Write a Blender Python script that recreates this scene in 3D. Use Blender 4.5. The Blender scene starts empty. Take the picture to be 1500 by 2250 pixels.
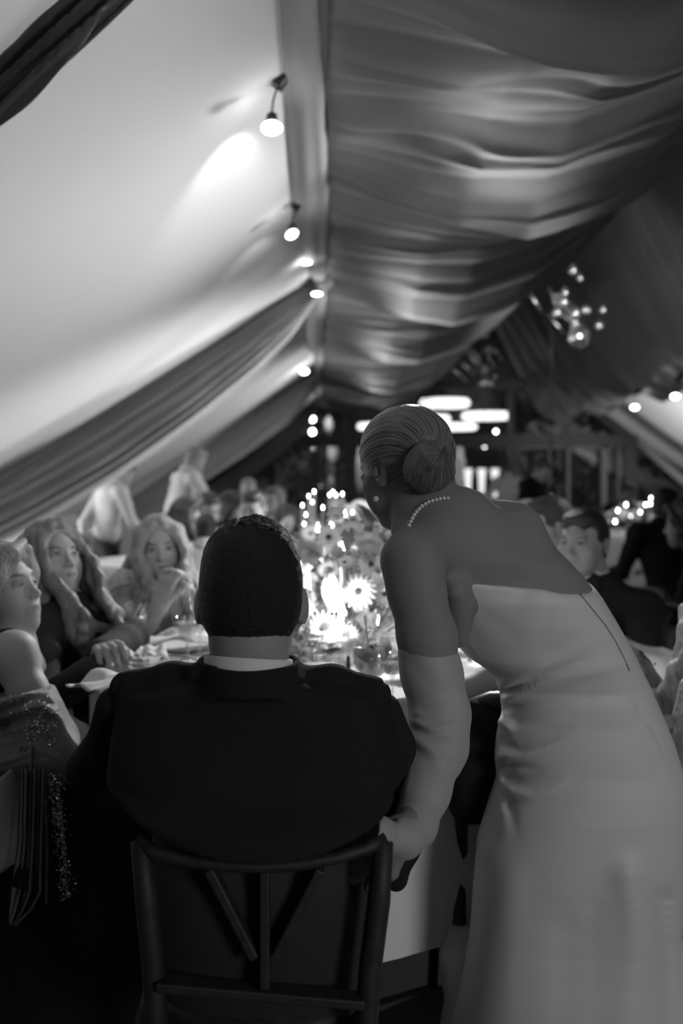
import bpy, math, random
import numpy as np
from mathutils import Vector, Matrix
random.seed(7)
RNG = np.random.RandomState(11)
PI = math.pi
C = bpy.context.scene.collection
sc = bpy.context.scene

# ------------------------------------------------------------------ camera
F = 35.0 / 36.0 * 2250          # focal length in pixels of the 1500x2250 frame
CX, CY, CH = 700.0, 1060.0, 1.26  # vanishing point of the tent's long axis, eye height
cam_d = bpy.data.cameras.new('camera')
cam = bpy.data.objects.new('camera', cam_d); C.objects.link(cam)
cam.location = (0, 0, CH); cam.rotation_euler = (PI / 2, 0, 0)
cam_d.sensor_fit = 'VERTICAL'; cam_d.sensor_height = 36; cam_d.sensor_width = 24
cam_d.lens = 35
cam_d.shift_x = (750 - CX) / 2250.0
cam_d.shift_y = -(1125 - CY) / 2250.0
cam_d.clip_start = 0.05; cam_d.clip_end = 200
cam_d.dof.use_dof = True; cam_d.dof.focus_distance = 1.68; cam_d.dof.aperture_fstop = 2.6
sc.camera = cam

# ------------------------------------------------------------------ look and world
sc.view_settings.view_transform = 'Standard'
sc.view_settings.look = 'None'
sc.view_settings.exposure = 0.0
sc.view_settings.gamma = 1.0
sc.view_settings.use_curve_mapping = False
w = bpy.data.worlds.new('night'); sc.world = w; w.use_nodes = True
w.node_tree.nodes['Background'].inputs[0].default_value = (.5, .5, .5, 1)
w.node_tree.nodes['Background'].inputs[1].default_value = 0.12

def lamp(name, kind, loc, target, energy, size=.1, size_y=None, angle=60, blend=.5):
    d = bpy.data.lights.new(name, kind); d.energy = energy; d.color = (1, 1, 1)
    o = bpy.data.objects.new(name, d); C.objects.link(o)
    o.location = loc
    v = Vector(target) - Vector(loc)
    o.rotation_euler = v.to_track_quat('-Z', 'Y').to_euler()
    if kind == 'AREA':
        d.size = size
        if size_y: d.shape = 'RECTANGLE'; d.size_y = size_y
    elif kind == 'SPOT':
        d.spot_size = math.radians(angle); d.spot_blend = blend; d.shadow_soft_size = size
    else:
        d.shadow_soft_size = size
    return o
# unseen wash spots added to brighten the left slope; pin spot on the table
for x, y, z, tx, ty, tz, e, an in ((1.5, .5, 2.15, -1.3, 3.0, 2.25, 190, 54), (1.9, 4.4, 1.98, -2.1, 4.0, 1.55, 270, 78), (1.9, 7.6, 1.98, -2.1, 7.2, 1.55, 330, 78), (1.9, 11.0, 1.98, -2.1, 11.0, 1.6, 250, 78), (1.9, 15.0, 1.98, -2.1, 15.0, 1.6, 180, 78), (1.9, 6.2, 1.95, -2.9, 6.4, 1.15, 420, 50), (1.6, 9.6, 1.95, -2.8, 9.4, 1.3, 170, 50)):
    lamp('added_wash_light', 'SPOT', (x, y, z), (tx, ty, tz), e, .2, angle=an, blend=1)
lamp('table_pin_spot_light', 'SPOT', (0.55, 4.9, 2.45), (0.12, 2.75, .85), 320, .05, angle=40, blend=.7)
lamp('added_table_fill_light', 'SPOT', (-.35, 1.6, 2.6), (-.25, 3.0, .95), 18, .2, angle=40, blend=.8)  # unseen spot added as fill on the left of the table
lamp('eave_uplight', 'AREA', (-2.85, 8.6, .85), (-2.7, 8.6, 2.0), 60, 2.6, .1)
lamp('added_right_slope_light', 'SPOT', (5.2, 12.6, .45), (5.7, 15.6, 2.1), 520, .05, angle=80, blend=1)  # unseen spot added to brighten the right slope
for x, y, z, tx, ty, tz, e in ((.7, 4.5, 2.0, 1.1, 3.3, 2.9, 30), (.5, 7.4, 1.9, 1.3, 5.9, 2.9, 34), (.5, 10.2, 1.9, 1.3, 8.7, 2.9, 34), (.6, 13.2, 1.9, 1.3, 11.7, 2.9, 22)):
    lamp('added_swag_fill_light', 'SPOT', (x, y, z), (tx, ty, tz), e, .05, angle=76, blend=.9)  # unseen spots added to light the swag folds from the far side
lamp('added_floor_fill_light', 'SPOT', (3.4, 4.2, .5), (.3, 2.5, 0), 150, .1, angle=32)  # unseen spot added to lift the floor under the table
lamp('far_room_light', 'AREA', (3.0, 21.5, 4.2), (3.0, 21.5, 0), 14, 5, 3)
lamp('added_figure_fill_light', 'SPOT', (2.9, -2.6, 1.9), (.62, 1.9, 1.05), 275, .7, angle=42, blend=.9)  # unseen spot added behind the camera to fill the bride and groom

# ------------------------------------------------------------------ helpers
def P(x, y, d):
    return Vector(((x - CX) * d / F, d, CH - (y - CY) * d / F))
def PX(p):
    return CX + p[0] * F / p[1], CY + (CH - p[2]) * F / p[1]

def tag(o, label=None, cat=None, group=None, kind=None):
    if label: o['label'] = label
    if cat: o['category'] = cat
    if group: o['group'] = group
    if kind: o['kind'] = kind
    return o
def empty(name, loc, label, cat, group=None, rz=0):
    o = bpy.data.objects.new(name, None); C.objects.link(o)
    o.location = loc; o.rotation_euler = (0, 0, rz); o.empty_display_size = .05
    return tag(o, label, cat, group)
def link(name, me, mat, parent=None, smooth=True):
    o = bpy.data.objects.new(name, me); C.objects.link(o)
    if mat is not None:
        me.materials.append(mat)
    if smooth:
        me.polygons.foreach_set('use_smooth', np.ones(len(me.polygons), dtype=bool))
    if parent is not None:
        o.parent = parent
        if parent.type != 'EMPTY' or True:
            o.matrix_parent_inverse = Matrix.Identity(4)
    return o
def child_world(o, parent):
    """geometry given in world coordinates, parent may stand anywhere"""
    bpy.context.view_layer.update()
    o.parent = parent
    o.matrix_parent_inverse = parent.matrix_world.inverted()
    return o
def copy_thing(o, loc=None, rz=None, label=None, parent=None):
    c = o.copy(); C.objects.link(c)
    if parent is not None: c.parent = parent
    if loc is not None: c.location = loc
    if rz is not None: c.rotation_euler = (0, 0, rz)
    if label: c['label'] = label
    for ch in list(o.children): copy_thing(ch, parent=c)
    return c

# ---- materials (the photograph is black and white: every surface is a grey)
def nt(m):
    m.use_nodes = True; return m.node_tree
def mat(name, v, rough=.6, bump=0, scale=50, var=0, metal=0, spec=.5, sheen=0, attr=None, stretch=None, trans=0, alpha=1, sss=0, emit=0, coords='Object'):
    m = bpy.data.materials.new(name); t = nt(m); N = t.nodes; L = t.links
    b = N['Principled BSDF']
    b.inputs['Base Color'].default_value = (v, v, v, 1)
    b.inputs['Roughness'].default_value = rough
    b.inputs['Metallic'].default_value = metal
    b.inputs['Specular IOR Level'].default_value = spec
    if sheen: b.inputs['Sheen Weight'].default_value = sheen
    if trans: b.inputs['Transmission Weight'].default_value = trans
    if alpha < 1: b.inputs['Alpha'].default_value = alpha
    if sss:
        b.inputs['Subsurface Weight'].default_value = sss
        b.inputs['Subsurface Radius'].default_value = (.01, .01, .01)
        b.inputs['Subsurface Scale'].default_value = 1.0
    if emit:
        b.inputs['Emission Color'].default_value = (1, 1, 1, 1)
        b.inputs['Emission Strength'].default_value = emit
    tc = N.new('ShaderNodeTexCoord'); vec = tc.outputs[coords]
    if attr and attr.startswith('hv'):
        a = N.new('ShaderNodeAttribute'); a.attribute_name = 'hv'; vec = a.outputs['Vector']
    if stretch:
        mp = N.new('ShaderNodeMapping'); mp.inputs['Scale'].default_value = stretch
        L.new(vec, mp.inputs[0]); vec = mp.outputs[0]
    col = None
    if bump or var:
        n = N.new('ShaderNodeTexNoise'); n.inputs['Scale'].default_value = scale; n.inputs['Detail'].default_value = 4
        L.new(vec, n.inputs['Vector'])
        if bump:
            bp = N.new('ShaderNodeBump'); bp.inputs['Strength'].default_value = min(1, bump); bp.inputs['Distance'].default_value = .004
            L.new(n.outputs['Fac'], bp.inputs['Height']); L.new(bp.outputs[0], b.inputs['Normal'])
        if var:
            mr = N.new('ShaderNodeMapRange'); mr.inputs[1].default_value = .3; mr.inputs[2].default_value = .7
            mr.inputs[3].default_value = v * (1 - var); mr.inputs[4].default_value = v * (1 + var)
            L.new(n.outputs['Fac'], mr.inputs[0]); col = mr.outputs[0]
            L.new(col, b.inputs['Base Color'])
    if attr == 'tint':
        a = N.new('ShaderNodeAttribute'); a.attribute_name = 'tint'
        mu = N.new('ShaderNodeMath'); mu.operation = 'MULTIPLY'
        L.new(a.outputs['Fac'], mu.inputs[0])
        if col is not None: L.new(col, mu.inputs[1])
        else: mu.inputs[1].default_value = v
        L.new(mu.outputs[0], b.inputs['Base Color'])
    return m
def emitter(name, s):
    m = bpy.data.materials.new(name); t = nt(m)
    for n in list(t.nodes): t.nodes.remove(n)
    e = t.nodes.new('ShaderNodeEmission'); e.inputs[1].default_value = s
    o = t.nodes.new('ShaderNodeOutputMaterial'); t.links.new(e.outputs[0], o.inputs[0])
    return m
def glassy(name, v=1.0, rough=.02, mix=.82, tint=.9):
    """thin-walled glass: mostly see-through with mirror reflections (no caustic noise)"""
    m = bpy.data.materials.new(name); t = nt(m); N = t.nodes; L = t.links
    for n in list(N): N.remove(n)
    tr = N.new('ShaderNodeBsdfTransparent'); tr.inputs[0].default_value = (tint, tint, tint, 1)
    gl = N.new('ShaderNodeBsdfGlossy'); gl.inputs['Roughness'].default_value = rough; gl.inputs['Color'].default_value = (v, v, v, 1)
    lw = N.new('ShaderNodeLayerWeight'); lw.inputs[0].default_value = .5
    mr = N.new('ShaderNodeMapRange'); mr.inputs[3].default_value = 1 - mix; mr.inputs[4].default_value = .85
    pw = N.new('ShaderNodeMath'); pw.operation = 'POWER'; pw.inputs[1].default_value = 2.2
    L.new(lw.outputs['Facing'], pw.inputs[0]); L.new(pw.outputs[0], mr.inputs[0])
    ms = N.new('ShaderNodeMixShader'); L.new(mr.outputs[0], ms.inputs[0])
    L.new(tr.outputs[0], ms.inputs[1]); L.new(gl.outputs[0], ms.inputs[2])
    o = N.new('ShaderNodeOutputMaterial'); L.new(ms.outputs[0], o.inputs[0])
    return m

# ---- mesh helpers
class MB:
    def __init__(s): s.v = []; s.f = []
    def add(s, vs, fs):
        n = len(s.v); s.v += [tuple(v) for v in vs]; s.f += [tuple(i + n for i in f) for f in fs]; return s
    def box(s, c, h, R=None, bev=0):
        c = Vector(c); vs = []
        for x in (-1, 1):
            for y in (-1, 1):
                for z in (-1, 1):
                    p = Vector((x * h[0], y * h[1], z * h[2]))
                    if R is not None: p = R @ p
                    vs.append(c + p)
        return s.add(vs, [(0, 1, 3, 2), (4, 6, 7, 5), (0, 4, 5, 1), (2, 3, 7, 6), (0, 2, 6, 4), (1, 5, 7, 3)])
    def tube(s, pts, rads, n=10, cap=True):
        pts = [Vector(p) for p in pts]
        if not hasattr(rads, '__len__'): rads = [rads] * len(pts)
        t0 = (pts[1] - pts[0]).normalized()
        a = t0.orthogonal().normalized()
        vs = []
        for i, p in enumerate(pts):
            t = (pts[min(i + 1, len(pts) - 1)] - pts[max(i - 1, 0)]).normalized()
            a = (a - t * a.dot(t)).normalized(); b = t.cross(a)
            for k in range(n):
                th = 2 * PI * k / n
                vs.append(p + (a * math.cos(th) + b * math.sin(th)) * rads[i])
        fs = [(i * n + k, i * n + (k + 1) % n, (i + 1) * n + (k + 1) % n, (i + 1) * n + k) for i in range(len(pts) - 1) for k in range(n)]
        if cap:
            fs.append(tuple(reversed(range(n)))); fs.append(tuple((len(pts) - 1) * n + k for k in range(n)))
        return s.add(vs, fs)
    def lathe(s, prof, c=(0, 0, 0), n=24, M=None):
        vs = []; fs = []
        for r, z in prof:
            for k in range(n):
                th = 2 * PI * k / n
                p = Vector((r * math.cos(th), r * math.sin(th), z))
                if M is not None: p = M @ p
                vs.append(p + Vector(c))
        for i in range(len(prof) - 1):
            for k in range(n):
                fs.append((i * n + k, i * n + (k + 1) % n, (i + 1) * n + (k + 1) % n, (i + 1) * n + k))
        return s.add(vs, fs)
    def sphere(s, c, r, n=12, m=8, sc_=(1, 1, 1), M=None):
        prof = [(max(1e-5, math.sin(PI * i / m)), -math.cos(PI * i / m)) for i in range(m + 1)]
        Sm = Matrix.Diagonal((r * sc_[0], r * sc_[1], r * sc_[2]))
        if M is not None: Sm = M.to_3x3() @ Sm
        return s.lathe(prof, c, n, Sm)
    def grid(s, fn, nu, nv, close=False):
        vs = [fn(i / nu, j / nv) for i in range(nu + 1) for j in range(nv + 1)]
        fs = [(i * (nv + 1) + j, (i + 1) * (nv + 1) + j, (i + 1) * (nv + 1) + j + 1, i * (nv + 1) + j + 1) for i in range(nu) for j in range(nv)]
        return s.add(vs, fs)
    def mesh(s, name):
        me = bpy.data.meshes.new(name); me.from_pydata(s.v, [], s.f); me.update(); return me
    def build(s, name, m, parent=None, smooth=True, world=False):
        o = link(name, s.mesh(name), m, None if world else parent, smooth)
        if world and parent is not None: child_world(o, parent)
        return o
def solid(o, t, off=0):
    md = o.modifiers.new('thick', 'SOLIDIFY'); md.thickness = t; md.offset = off; return o
def bevel(o, wd, seg=2):
    md = o.modifiers.new('bevel', 'BEVEL'); md.width = wd; md.segments = seg; md.limit_method = 'ANGLE'; return o
def grid_np(X, Y, Z, name):
    """mesh from 2-D arrays"""
    nu, nv = X.shape
    v = np.stack([X, Y, Z], -1).reshape(-1, 3)
    i, j = np.meshgrid(np.arange(nu - 1), np.arange(nv - 1), indexing='ij')
    a = (i * nv + j).ravel()
    q = np.stack([a, a + nv, a + nv + 1, a + 1], 1)
    return mesh_np(name, v, q)
def mesh_np(name, v, q):
    me = bpy.data.meshes.new(name)
    me.vertices.add(len(v)); me.vertices.foreach_set('co', v.astype(np.float32).ravel())
    me.loops.add(q.size); me.loops.foreach_set('vertex_index', q.astype(np.int32).ravel())
    me.polygons.add(len(q)); me.polygons.foreach_set('loop_start', np.arange(0, q.size, q.shape[1], dtype=np.int32))
    try: me.polygons.foreach_set('loop_total', np.full(len(q), q.shape[1], dtype=np.int32))
    except Exception: pass
    me.update(calc_edges=True); me.validate()
    return me
class Noise1:
    def __init__(s, seed, n=6, lo=1, hi=6):
        r = np.random.RandomState(seed); s.f = r.uniform(lo, hi, n); s.p = r.uniform(0, 6.3, n); s.a = 1 / np.sqrt(s.f)
    def __call__(s, x):
        o = 0
        for f, p, a in zip(s.f, s.p, s.a): o = o + a * np.sin(x * f + p)
        return o / s.a.sum()
class Noise3:
    def __init__(s, seed, n=10, lo=1, hi=6):
        r = np.random.RandomState(seed); d = r.normal(size=(n, 3)); d /= np.linalg.norm(d, axis=1)[:, None]
        s.k = d * r.uniform(lo, hi, n)[:, None]; s.p = r.uniform(0, 6.3, n)
    def __call__(s, p):
        return np.sin(p @ s.k.T + s.p).mean(1)
def sstep(x, a, b):
    t = np.clip((x - a) / (b - a), 0, 1); return t * t * (3 - 2 * t)

# ------------------------------------------------------------------ implicit surfaces -> one continuous mesh
def V3(p): return np.array(p, dtype=np.float32)
class SDF:
    def __init__(s): s.ops = []
    def add(s, fn, lo, hi, k=.01, op='u'):
        m = k + .03
        s.ops.append((fn, None if lo is None else V3(lo) - m, None if hi is None else V3(hi) + m, k, op)); return s
    def ell(s, c, r, R=None, k=.01, op='u'):
        c = V3(c); r = V3(r); Rm = None if R is None else np.array(R.to_3x3(), dtype=np.float32)
        def fn(p):
            q = p - c
            if Rm is not None: q = q @ Rm
            k0 = np.linalg.norm(q / r, axis=1); k1 = np.linalg.norm(q / (r * r), axis=1) + 1e-9
            return k0 * (k0 - 1) / k1
        m = float(r.max()); return s.add(fn, c - m, c + m, k, op)
    def cap(s, a, b, ra, rb, k=.01, op='u', sq=None):
        """round cone; sq=(axis, factor) flattens it along a unit axis"""
        a = V3(a); b = V3(b); ab = b - a
        S = None
        if sq is not None:
            ax = V3(Vector(sq[0]).normalized()); S = np.eye(3, dtype=np.float32) + (1 / sq[1] - 1) * np.outer(ax, ax)
            abs_ = S @ ab
        def fn(p):
            q = p - a; e = ab
            if S is not None: q = q @ S.T; e = abs_
            t = np.clip(q @ e / (e @ e + 1e-12), 0, 1)
            d = np.linalg.norm(q - t[:, None] * e, axis=1) - (ra + (rb - ra) * t)
            return d * (sq[1] if S is not None and sq[1] < 1 else 1)
        m = max(ra, rb) * (max(1, sq[1]) if sq else 1)
        return s.add(fn, np.minimum(a, b) - m, np.maximum(a, b) + m, k, op)
    def chain(s, pts, rads, k=.006, op='u', sq=None):
        if not hasattr(rads, '__len__'): rads = [rads] * len(pts)
        for i in range(len(pts) - 1): s.cap(pts[i], pts[i + 1], rads[i], rads[i + 1], k, op, sq)
        return s
    def box(s, c, h, R=None, rnd=.005, k=.005, op='u'):
        c = V3(c); h = V3(h) - rnd; Rm = None if R is None else np.array(R.to_3x3(), dtype=np.float32)
        def fn(p):
            q = p - c
            if Rm is not None: q = q @ Rm
            q = np.abs(q) - h
            return np.linalg.norm(np.maximum(q, 0), axis=1) + np.minimum(q.max(1), 0) - rnd
        m = float(np.linalg.norm(h)) + rnd; return s.add(fn, c - m, c + m, k, op)
    def cyl(s, c, r, z0, z1, k=.003, op='u', lean=0.0):
        c = V3(c)
        def fn(p):
            q = p - c; q = q.copy(); q[:, 1] -= lean * (p[:, 2] - z0)
            return np.maximum(np.linalg.norm(q[:, :2], axis=1) - r, np.maximum(p[:, 2] - z1, z0 - p[:, 2]))
        return s.add(fn, (c[0] - r, c[1] - r - .03, z0), (c[0] + r, c[1] + r + .03, z1), k, op)
    def plane(s, c, n, k=.003):
        """keep the side the normal points away from"""
        c = V3(c); n = V3(Vector(n).normalized())
        return s.add(lambda p: (p - c) @ n, None, None, k, 'i')
    def fn(s, f, k=.003, op='i', lo=None, hi=None): return s.add(f, lo, hi, k, op)
    def loft(s, rows, n=2.3, k=.01, op='u', inset=0.0, bot=True):
        """stack of horizontal sections (py, xl, xr, depth, half thickness)"""
        R = []
        for (py, xl, xr, d, b) in rows:
            a = P(xl, py, d); c = P(xr, py, d)
            R.append((a.z, (a.x + c.x) / 2, (c.x - a.x) / 2 - inset, d, b - inset))
        R.sort(); R = np.array(R, dtype=np.float32); zz = R[:, 0]
        def fn(p):
            z = p[:, 2]
            xc = np.interp(z, zz, R[:, 1]); a = np.interp(z, zz, R[:, 2]); yc = np.interp(z, zz, R[:, 3]); b = np.interp(z, zz, R[:, 4])
            q = (np.abs((p[:, 0] - xc) / a) ** n + np.abs((p[:, 1] - yc) / b) ** n) ** (1 / n)
            d = (q - 1) * np.minimum(a, b) * .95
            d = np.maximum(d, z - zz[-1]); d = np.maximum(d, zz[0] - z)
            return d
        lo = ((R[:, 1] - R[:, 2]).min(), (R[:, 3] - R[:, 4]).min(), zz[0]); hi = ((R[:, 1] + R[:, 2]).max(), (R[:, 3] + R[:, 4]).max(), zz[-1])
        return s.add(fn, lo, hi, k, op)
    def merge(s, other): s.ops += other.ops; return s
    def __call__(s, p):
        p = p.astype(np.float32)
        d = np.full(len(p), .5, dtype=np.float32)
        for fn, lo, hi, k, op in s.ops:
            if lo is None: idx = slice(None); q = p
            else:
                idx = np.nonzero(((p > lo) & (p < hi)).all(1))[0]
                if len(idx) == 0: continue
                q = p[idx]
            v = fn(q).astype(np.float32); a = d[idx]
            if op == 'u':
                h = np.maximum(k - np.abs(a - v), 0) / k; d[idx] = np.minimum(a, v) - h * h * k * .25
            elif op == 's':
                h = np.maximum(k - np.abs(a + v), 0) / k; d[idx] = np.maximum(a, -v) + h * h * k * .25
            elif op == 'i':
                h = np.maximum(k - np.abs(a - v), 0) / k; d[idx] = np.maximum(a, v) + h * h * k * .25
            elif op == 'd': d[idx] = a + v
        return d
    def bounds(s):
        lo = np.array([1e9] * 3); hi = -lo
        for fn, l, h, k, op in s.ops:
            if op == 'u' and l is not None: lo = np.minimum(lo, l); hi = np.maximum(hi, h)
        return lo, hi
    def ray(s, px, py, d0=1.0, d1=4.0):
        """where the camera ray through a picture point first meets the surface"""
        dirv = np.array(P(px, py, 1.0) - Vector((0, 0, CH))); o = np.array((0, 0, CH))
        t = np.arange(d0, d1, .002); pts = o + t[:, None] * dirv
        v = s(pts); i = np.nonzero(v < 0)[0]
        return Vector(pts[i[0]]) if len(i) else None
    def mesh(s, name, h=.005, lo=None, hi=None, smooth=1):
        b = s.bounds(); lo = b[0] if lo is None else np.array(lo); hi = b[1] if hi is None else np.array(hi)
        B = 4; n = np.ceil((hi - lo) / (h * B)).astype(int) + 1
        ax = [lo[i] + np.arange(n[i] + 1) * h * B for i in range(3)]
        G = np.stack(np.meshgrid(*ax, indexing='ij'), -1).reshape(-1, 3)
        Dc = s(G).reshape(n + 1)
        mn = np.abs(Dc)
        act = np.ones(n, bool) & False
        m = np.minimum.reduce([mn[i:n[0] + i, j:n[1] + j, k:n[2] + k] for i in (0, 1) for j in (0, 1) for k in (0, 1)])
        act = m < h * B * 2.0
        N = n * B + 1
        D = np.repeat(np.repeat(np.repeat(Dc[:n[0], :n[1], :n[2]], B, 0), B, 1), B, 2)
        D = np.pad(D, ((0, 1),) * 3, mode='edge')
        M = np.zeros(N, bool)
        ai = np.argwhere(act) * B
        for i in range(B + 1):
            for j in range(B + 1):
                for k in range(B + 1): M[ai[:, 0] + i, ai[:, 1] + j, ai[:, 2] + k] = True
        idx = np.argwhere(M)
        D[M] = s(lo + idx * h)
        ins = D < 0
        c8 = [(i, j, k) for i in (0, 1) for j in (0, 1) for k in (0, 1)]
        cnt = np.zeros(N - 1, np.int8)
        for i, j, k in c8: cnt += ins[i:N[0] - 1 + i, j:N[1] - 1 + j, k:N[2] - 1 + k]
        ci = np.argwhere((cnt > 0) & (cnt < 8))
        val = {c: D[ci[:, 0] + c[0], ci[:, 1] + c[1], ci[:, 2] + c[2]] for c in c8}
        acc = np.zeros((len(ci), 3)); num = np.zeros(len(ci))
        for a in c8:
            for axn in range(3):
                if a[axn] == 0:
                    b2 = list(a); b2[axn] = 1; b2 = tuple(b2)
                    va, vb = val[a], val[b2]; cr = (va < 0) != (vb < 0)
                    t = np.where(cr, va / (va - vb + 1e-12), 0)
                    e = np.array(a, float)[None] + 0 * acc; e[:, axn] = t
                    acc[cr] += e[cr]; num[cr] += 1
        V = lo + (ci + acc / num[:, None]) * h
        ids = np.full(N - 1, -1, np.int32); ids[ci[:, 0], ci[:, 1], ci[:, 2]] = np.arange(len(ci))
        Q = []
        for axn in range(3):
            o1, o2 = [(1, 2), (2, 0), (0, 1)][axn]
            sl = [slice(None)] * 3; sl2 = [slice(None)] * 3
            sl[axn] = slice(0, N[axn] - 1); sl2[axn] = slice(1, N[axn])
            A = ins[tuple(sl)]; Bq = ins[tuple(sl2)]
            e = np.argwhere(A != Bq)
            e = e[(e[:, o1] > 0) & (e[:, o2] > 0) & (e[:, o1] < N[o1] - 1) & (e[:, o2] < N[o2] - 1)]
            f = A[e[:, 0], e[:, 1], e[:, 2]]
            u1 = np.zeros(3, int); u1[o1] = 1; u2 = np.zeros(3, int); u2[o2] = 1
            q = np.stack([ids[tuple((e - u1 - u2).T)], ids[tuple((e - u2).T)], ids[tuple(e.T)], ids[tuple((e - u1).T)]], 1)
            q[~f] = q[~f][:, ::-1]
            Q.append(q)
        Q = np.concatenate(Q); Q = Q[(Q >= 0).all(1)]
        for _ in range(smooth):
            S = np.zeros_like(V); nn = np.zeros(len(V))
            for a, b2 in ((0, 1), (1, 2), (2, 3), (3, 0)):
                np.add.at(S, Q[:, a], V[Q[:, b2]]); np.add.at(nn, Q[:, a], 1)
            ok = nn > 0; V[ok] = V[ok] * .5 + .5 * S[ok] / nn[ok][:, None]
        return mesh_np(name, V, Q)
def verts(me):
    a = np.empty(len(me.vertices) * 3, np.float32); me.vertices.foreach_get('co', a); return a.reshape(-1, 3)
def set_f(me, name, vals):
    a = me.attributes.new(name, 'FLOAT', 'POINT'); a.data.foreach_set('value', vals.astype(np.float32))
def set_v(me, name, vals):
    a = me.attributes.new(name, 'FLOAT_VECTOR', 'POINT'); a.data.foreach_set('vector', vals.astype(np.float32).ravel())
# ------------------------------------------------------------------ setting
M_white = mat('white_lining_cloth', .78, .8, .05, 60)
M_swag = mat('charcoal_satin_drape', .20, .6, .03, 200, sheen=.1)
M_drape = mat('grey_rafter_drape', .31, .6, .03, 200, sheen=.3)
M_strip = mat('pale_purlin_drape', .42, .7, .03, 150)
M_floor = mat('dark_carpet_floor', .20, .8, .3, 400, .25)
M_wall = mat('pale_side_wall', .6, .8)
M_beam = mat('black_stained_timber', .022, .5, .1, 40, .3)
M_frame = mat('grey_door_frame', .11, .5)
M_metal = mat('dark_metal', .04, .35, metal=.8)
M_night = mat('night_garden_ground', .02, .9)
HP = CH + 1.41

def struct(o, kind='structure'): o['kind'] = kind; return o
struct(MB().box((2.4, 10.5, -.05), (9, 17, .05)).build('floor', M_floor, smooth=False))

# left roof slope: one continuous lining, with the fold where it laps over the second rafter
def slope_left():
    nu, nv = 260, 60
    y = np.linspace(-3.2, 18.15, nu); v = np.linspace(0, 1, nv)
    Y, Vv = np.meshgrid(y, v, indexing='ij')
    X = -.06 - 3.04 * Vv
    Z = CH + 1.46 + .60 * X
    Z -= .035 * np.sin(PI * Vv)
    for (ya, yb, dep) in ((5.55, 7.5, .05), (10.3, 12.9, .06), (15.2, 18.6, .06)):
        line = ya + (yb - ya) * Vv
        t = sstep(Y, line - .03, line + .28) * (1 - sstep(Y, line + .8, line + 1.7))
        Z -= dep * t * (1 - .4 * Vv)
    return grid_np(X, Y, Z, 'ceiling')
o = struct(link('ceiling', slope_left(), M_white)); solid(o, .01, 1)
def slope_right():
    y = np.linspace(-3.2, 18.15, 160); v = np.linspace(0, 1, 40)
    Y, Vv = np.meshgrid(y, v, indexing='ij')
    X = 4.9 + 3.6 * Vv; Z = CH + 1.40 - .66 * (X - 4.9) - .05 * np.sin(PI * Vv)
    return grid_np(X, Y, Z, 'trim')
o = struct(link('trim_1', slope_right(), M_white)); solid(o, .01, -1)
struct(MB().box((-3.14, 7.5, .42), (.03, 10.7, .44)).build('wall_left', M_wall, smooth=False))
struct(MB().box((8.6, 7.5, .12), (.03, 10.7, .17)).build('wall_right', M_wall, smooth=False))

# swagged ceiling between purlin and ridge
SAGV = ([0, .05, .2, .3, .45, .55, .64, .8, 1], [0, .12, .5, .70, .80, .74, .58, .30, 0])
def swag_sheet(x0, z0, x1, z1, ribs, sag, seed, amp=.066, nv=120, per=56, drop=.30, flip=False):
    us = []; base = []
    for a, b in zip(ribs[:-1], ribs[1:]):
        us += list(np.linspace(0, 1, per * 3, endpoint=False)); base += [(a, b)] * (per * 3)
    us.append(1.0); base.append((ribs[-2], ribs[-1]))
    u = np.array(us)[:, None]; a = np.array([q[0] for q in base])[:, None]; b = np.array([q[1] for q in base])[:, None]
    cell = np.array([ribs.index(q[0]) for q in base])[:, None]
    v = np.linspace(0, 1, nv)[None, :]
    vf = v if not flip else 1 - v
    # folds gather towards the rib at the ridge end
    gather = sstep(v, .55, 1.0) * .45
    ue = u + gather * (1 - u) * u * 1.6
    yy = a + (b - a) * ue
    s = np.interp(vf, SAGV[0], SAGV[1]) * sag
    N1 = Noise1(seed, 9, 2, 9); N2 = Noise1(seed + 1, 9, 2, 7); N3 = Noise1(seed + 2, 8, 3, 9)
    env = np.sin(PI * v) ** .45
    g = u + cell * 1.0
    warp = .07 * N2(v * 1.2 + g * .7) + .02 * N1(v * 2.2 + g * 2.3)
    ph = (g + warp)
    fade = .5 + .5 * N1(ph * 1.3 + v * 3.5); fade2 = .5 + .5 * N2(ph * 2.1 + v * 4.5 + 2)
    big = sstep(fade, .25, .6); A = amp
    t1 = ph * 2 * PI * 3.6 + 1.2 * N2(ph * .9); t2 = ph * 2 * PI * 9.5 + 1.0 * N1(v * 1.0 + ph); r3 = N3(ph * 14 + 1.5 * v)
    hang = sag * drop * np.where(u < .4, np.clip(1 - u / .4, 0, 1) ** 1.5, np.clip((u - .4) / .6, 0, 1) ** 1.6)
    z = z0 + (z1 - z0) * v - s * (1 - drop) - hang * np.interp(vf, SAGV[0], SAGV[1])
    z = z - env * A * (1.5 * np.abs(np.sin(t1 / 2)) ** .75 * (.4 + .6 * big) + .7 * fade2 * np.abs(np.sin(t2 / 2)) ** .7 + .12 * r3)
    x = x0 + (x1 - x0) * v + 0 * u
    yy = yy + env * A * (1.2 * np.sin(t1) * (.3 + .7 * big) + .5 * fade2 * np.sin(t2) + .2 * r3)
    return grid_np(x + 0 * yy, yy + 0 * x, z + 0 * x, 'swag')
ribs_l = [-.6, 1.2, 2.7, 4.6, 7.0, 9.6, 12.6, 15.3, 18.1]
root = empty('swagged_ceiling_cloth', (0, 0, HP), 'dark satin cloth swagged in folds from the purlin to the ridge overhead', 'ceiling drape')
root['kind'] = 'structure'
o = solid(link('ceiling_swag', swag_sheet(.03, HP, 3.1, CH + 3.04, ribs_l, 1.0, 5), M_swag), .004, 1); child_world(o, root)
root2 = empty('swagged_ceiling_cloth', (3.1, 0, HP), 'dark cloth swags falling from the ridge to the right hand purlin', 'ceiling drape')
root2['kind'] = 'structure'
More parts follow.
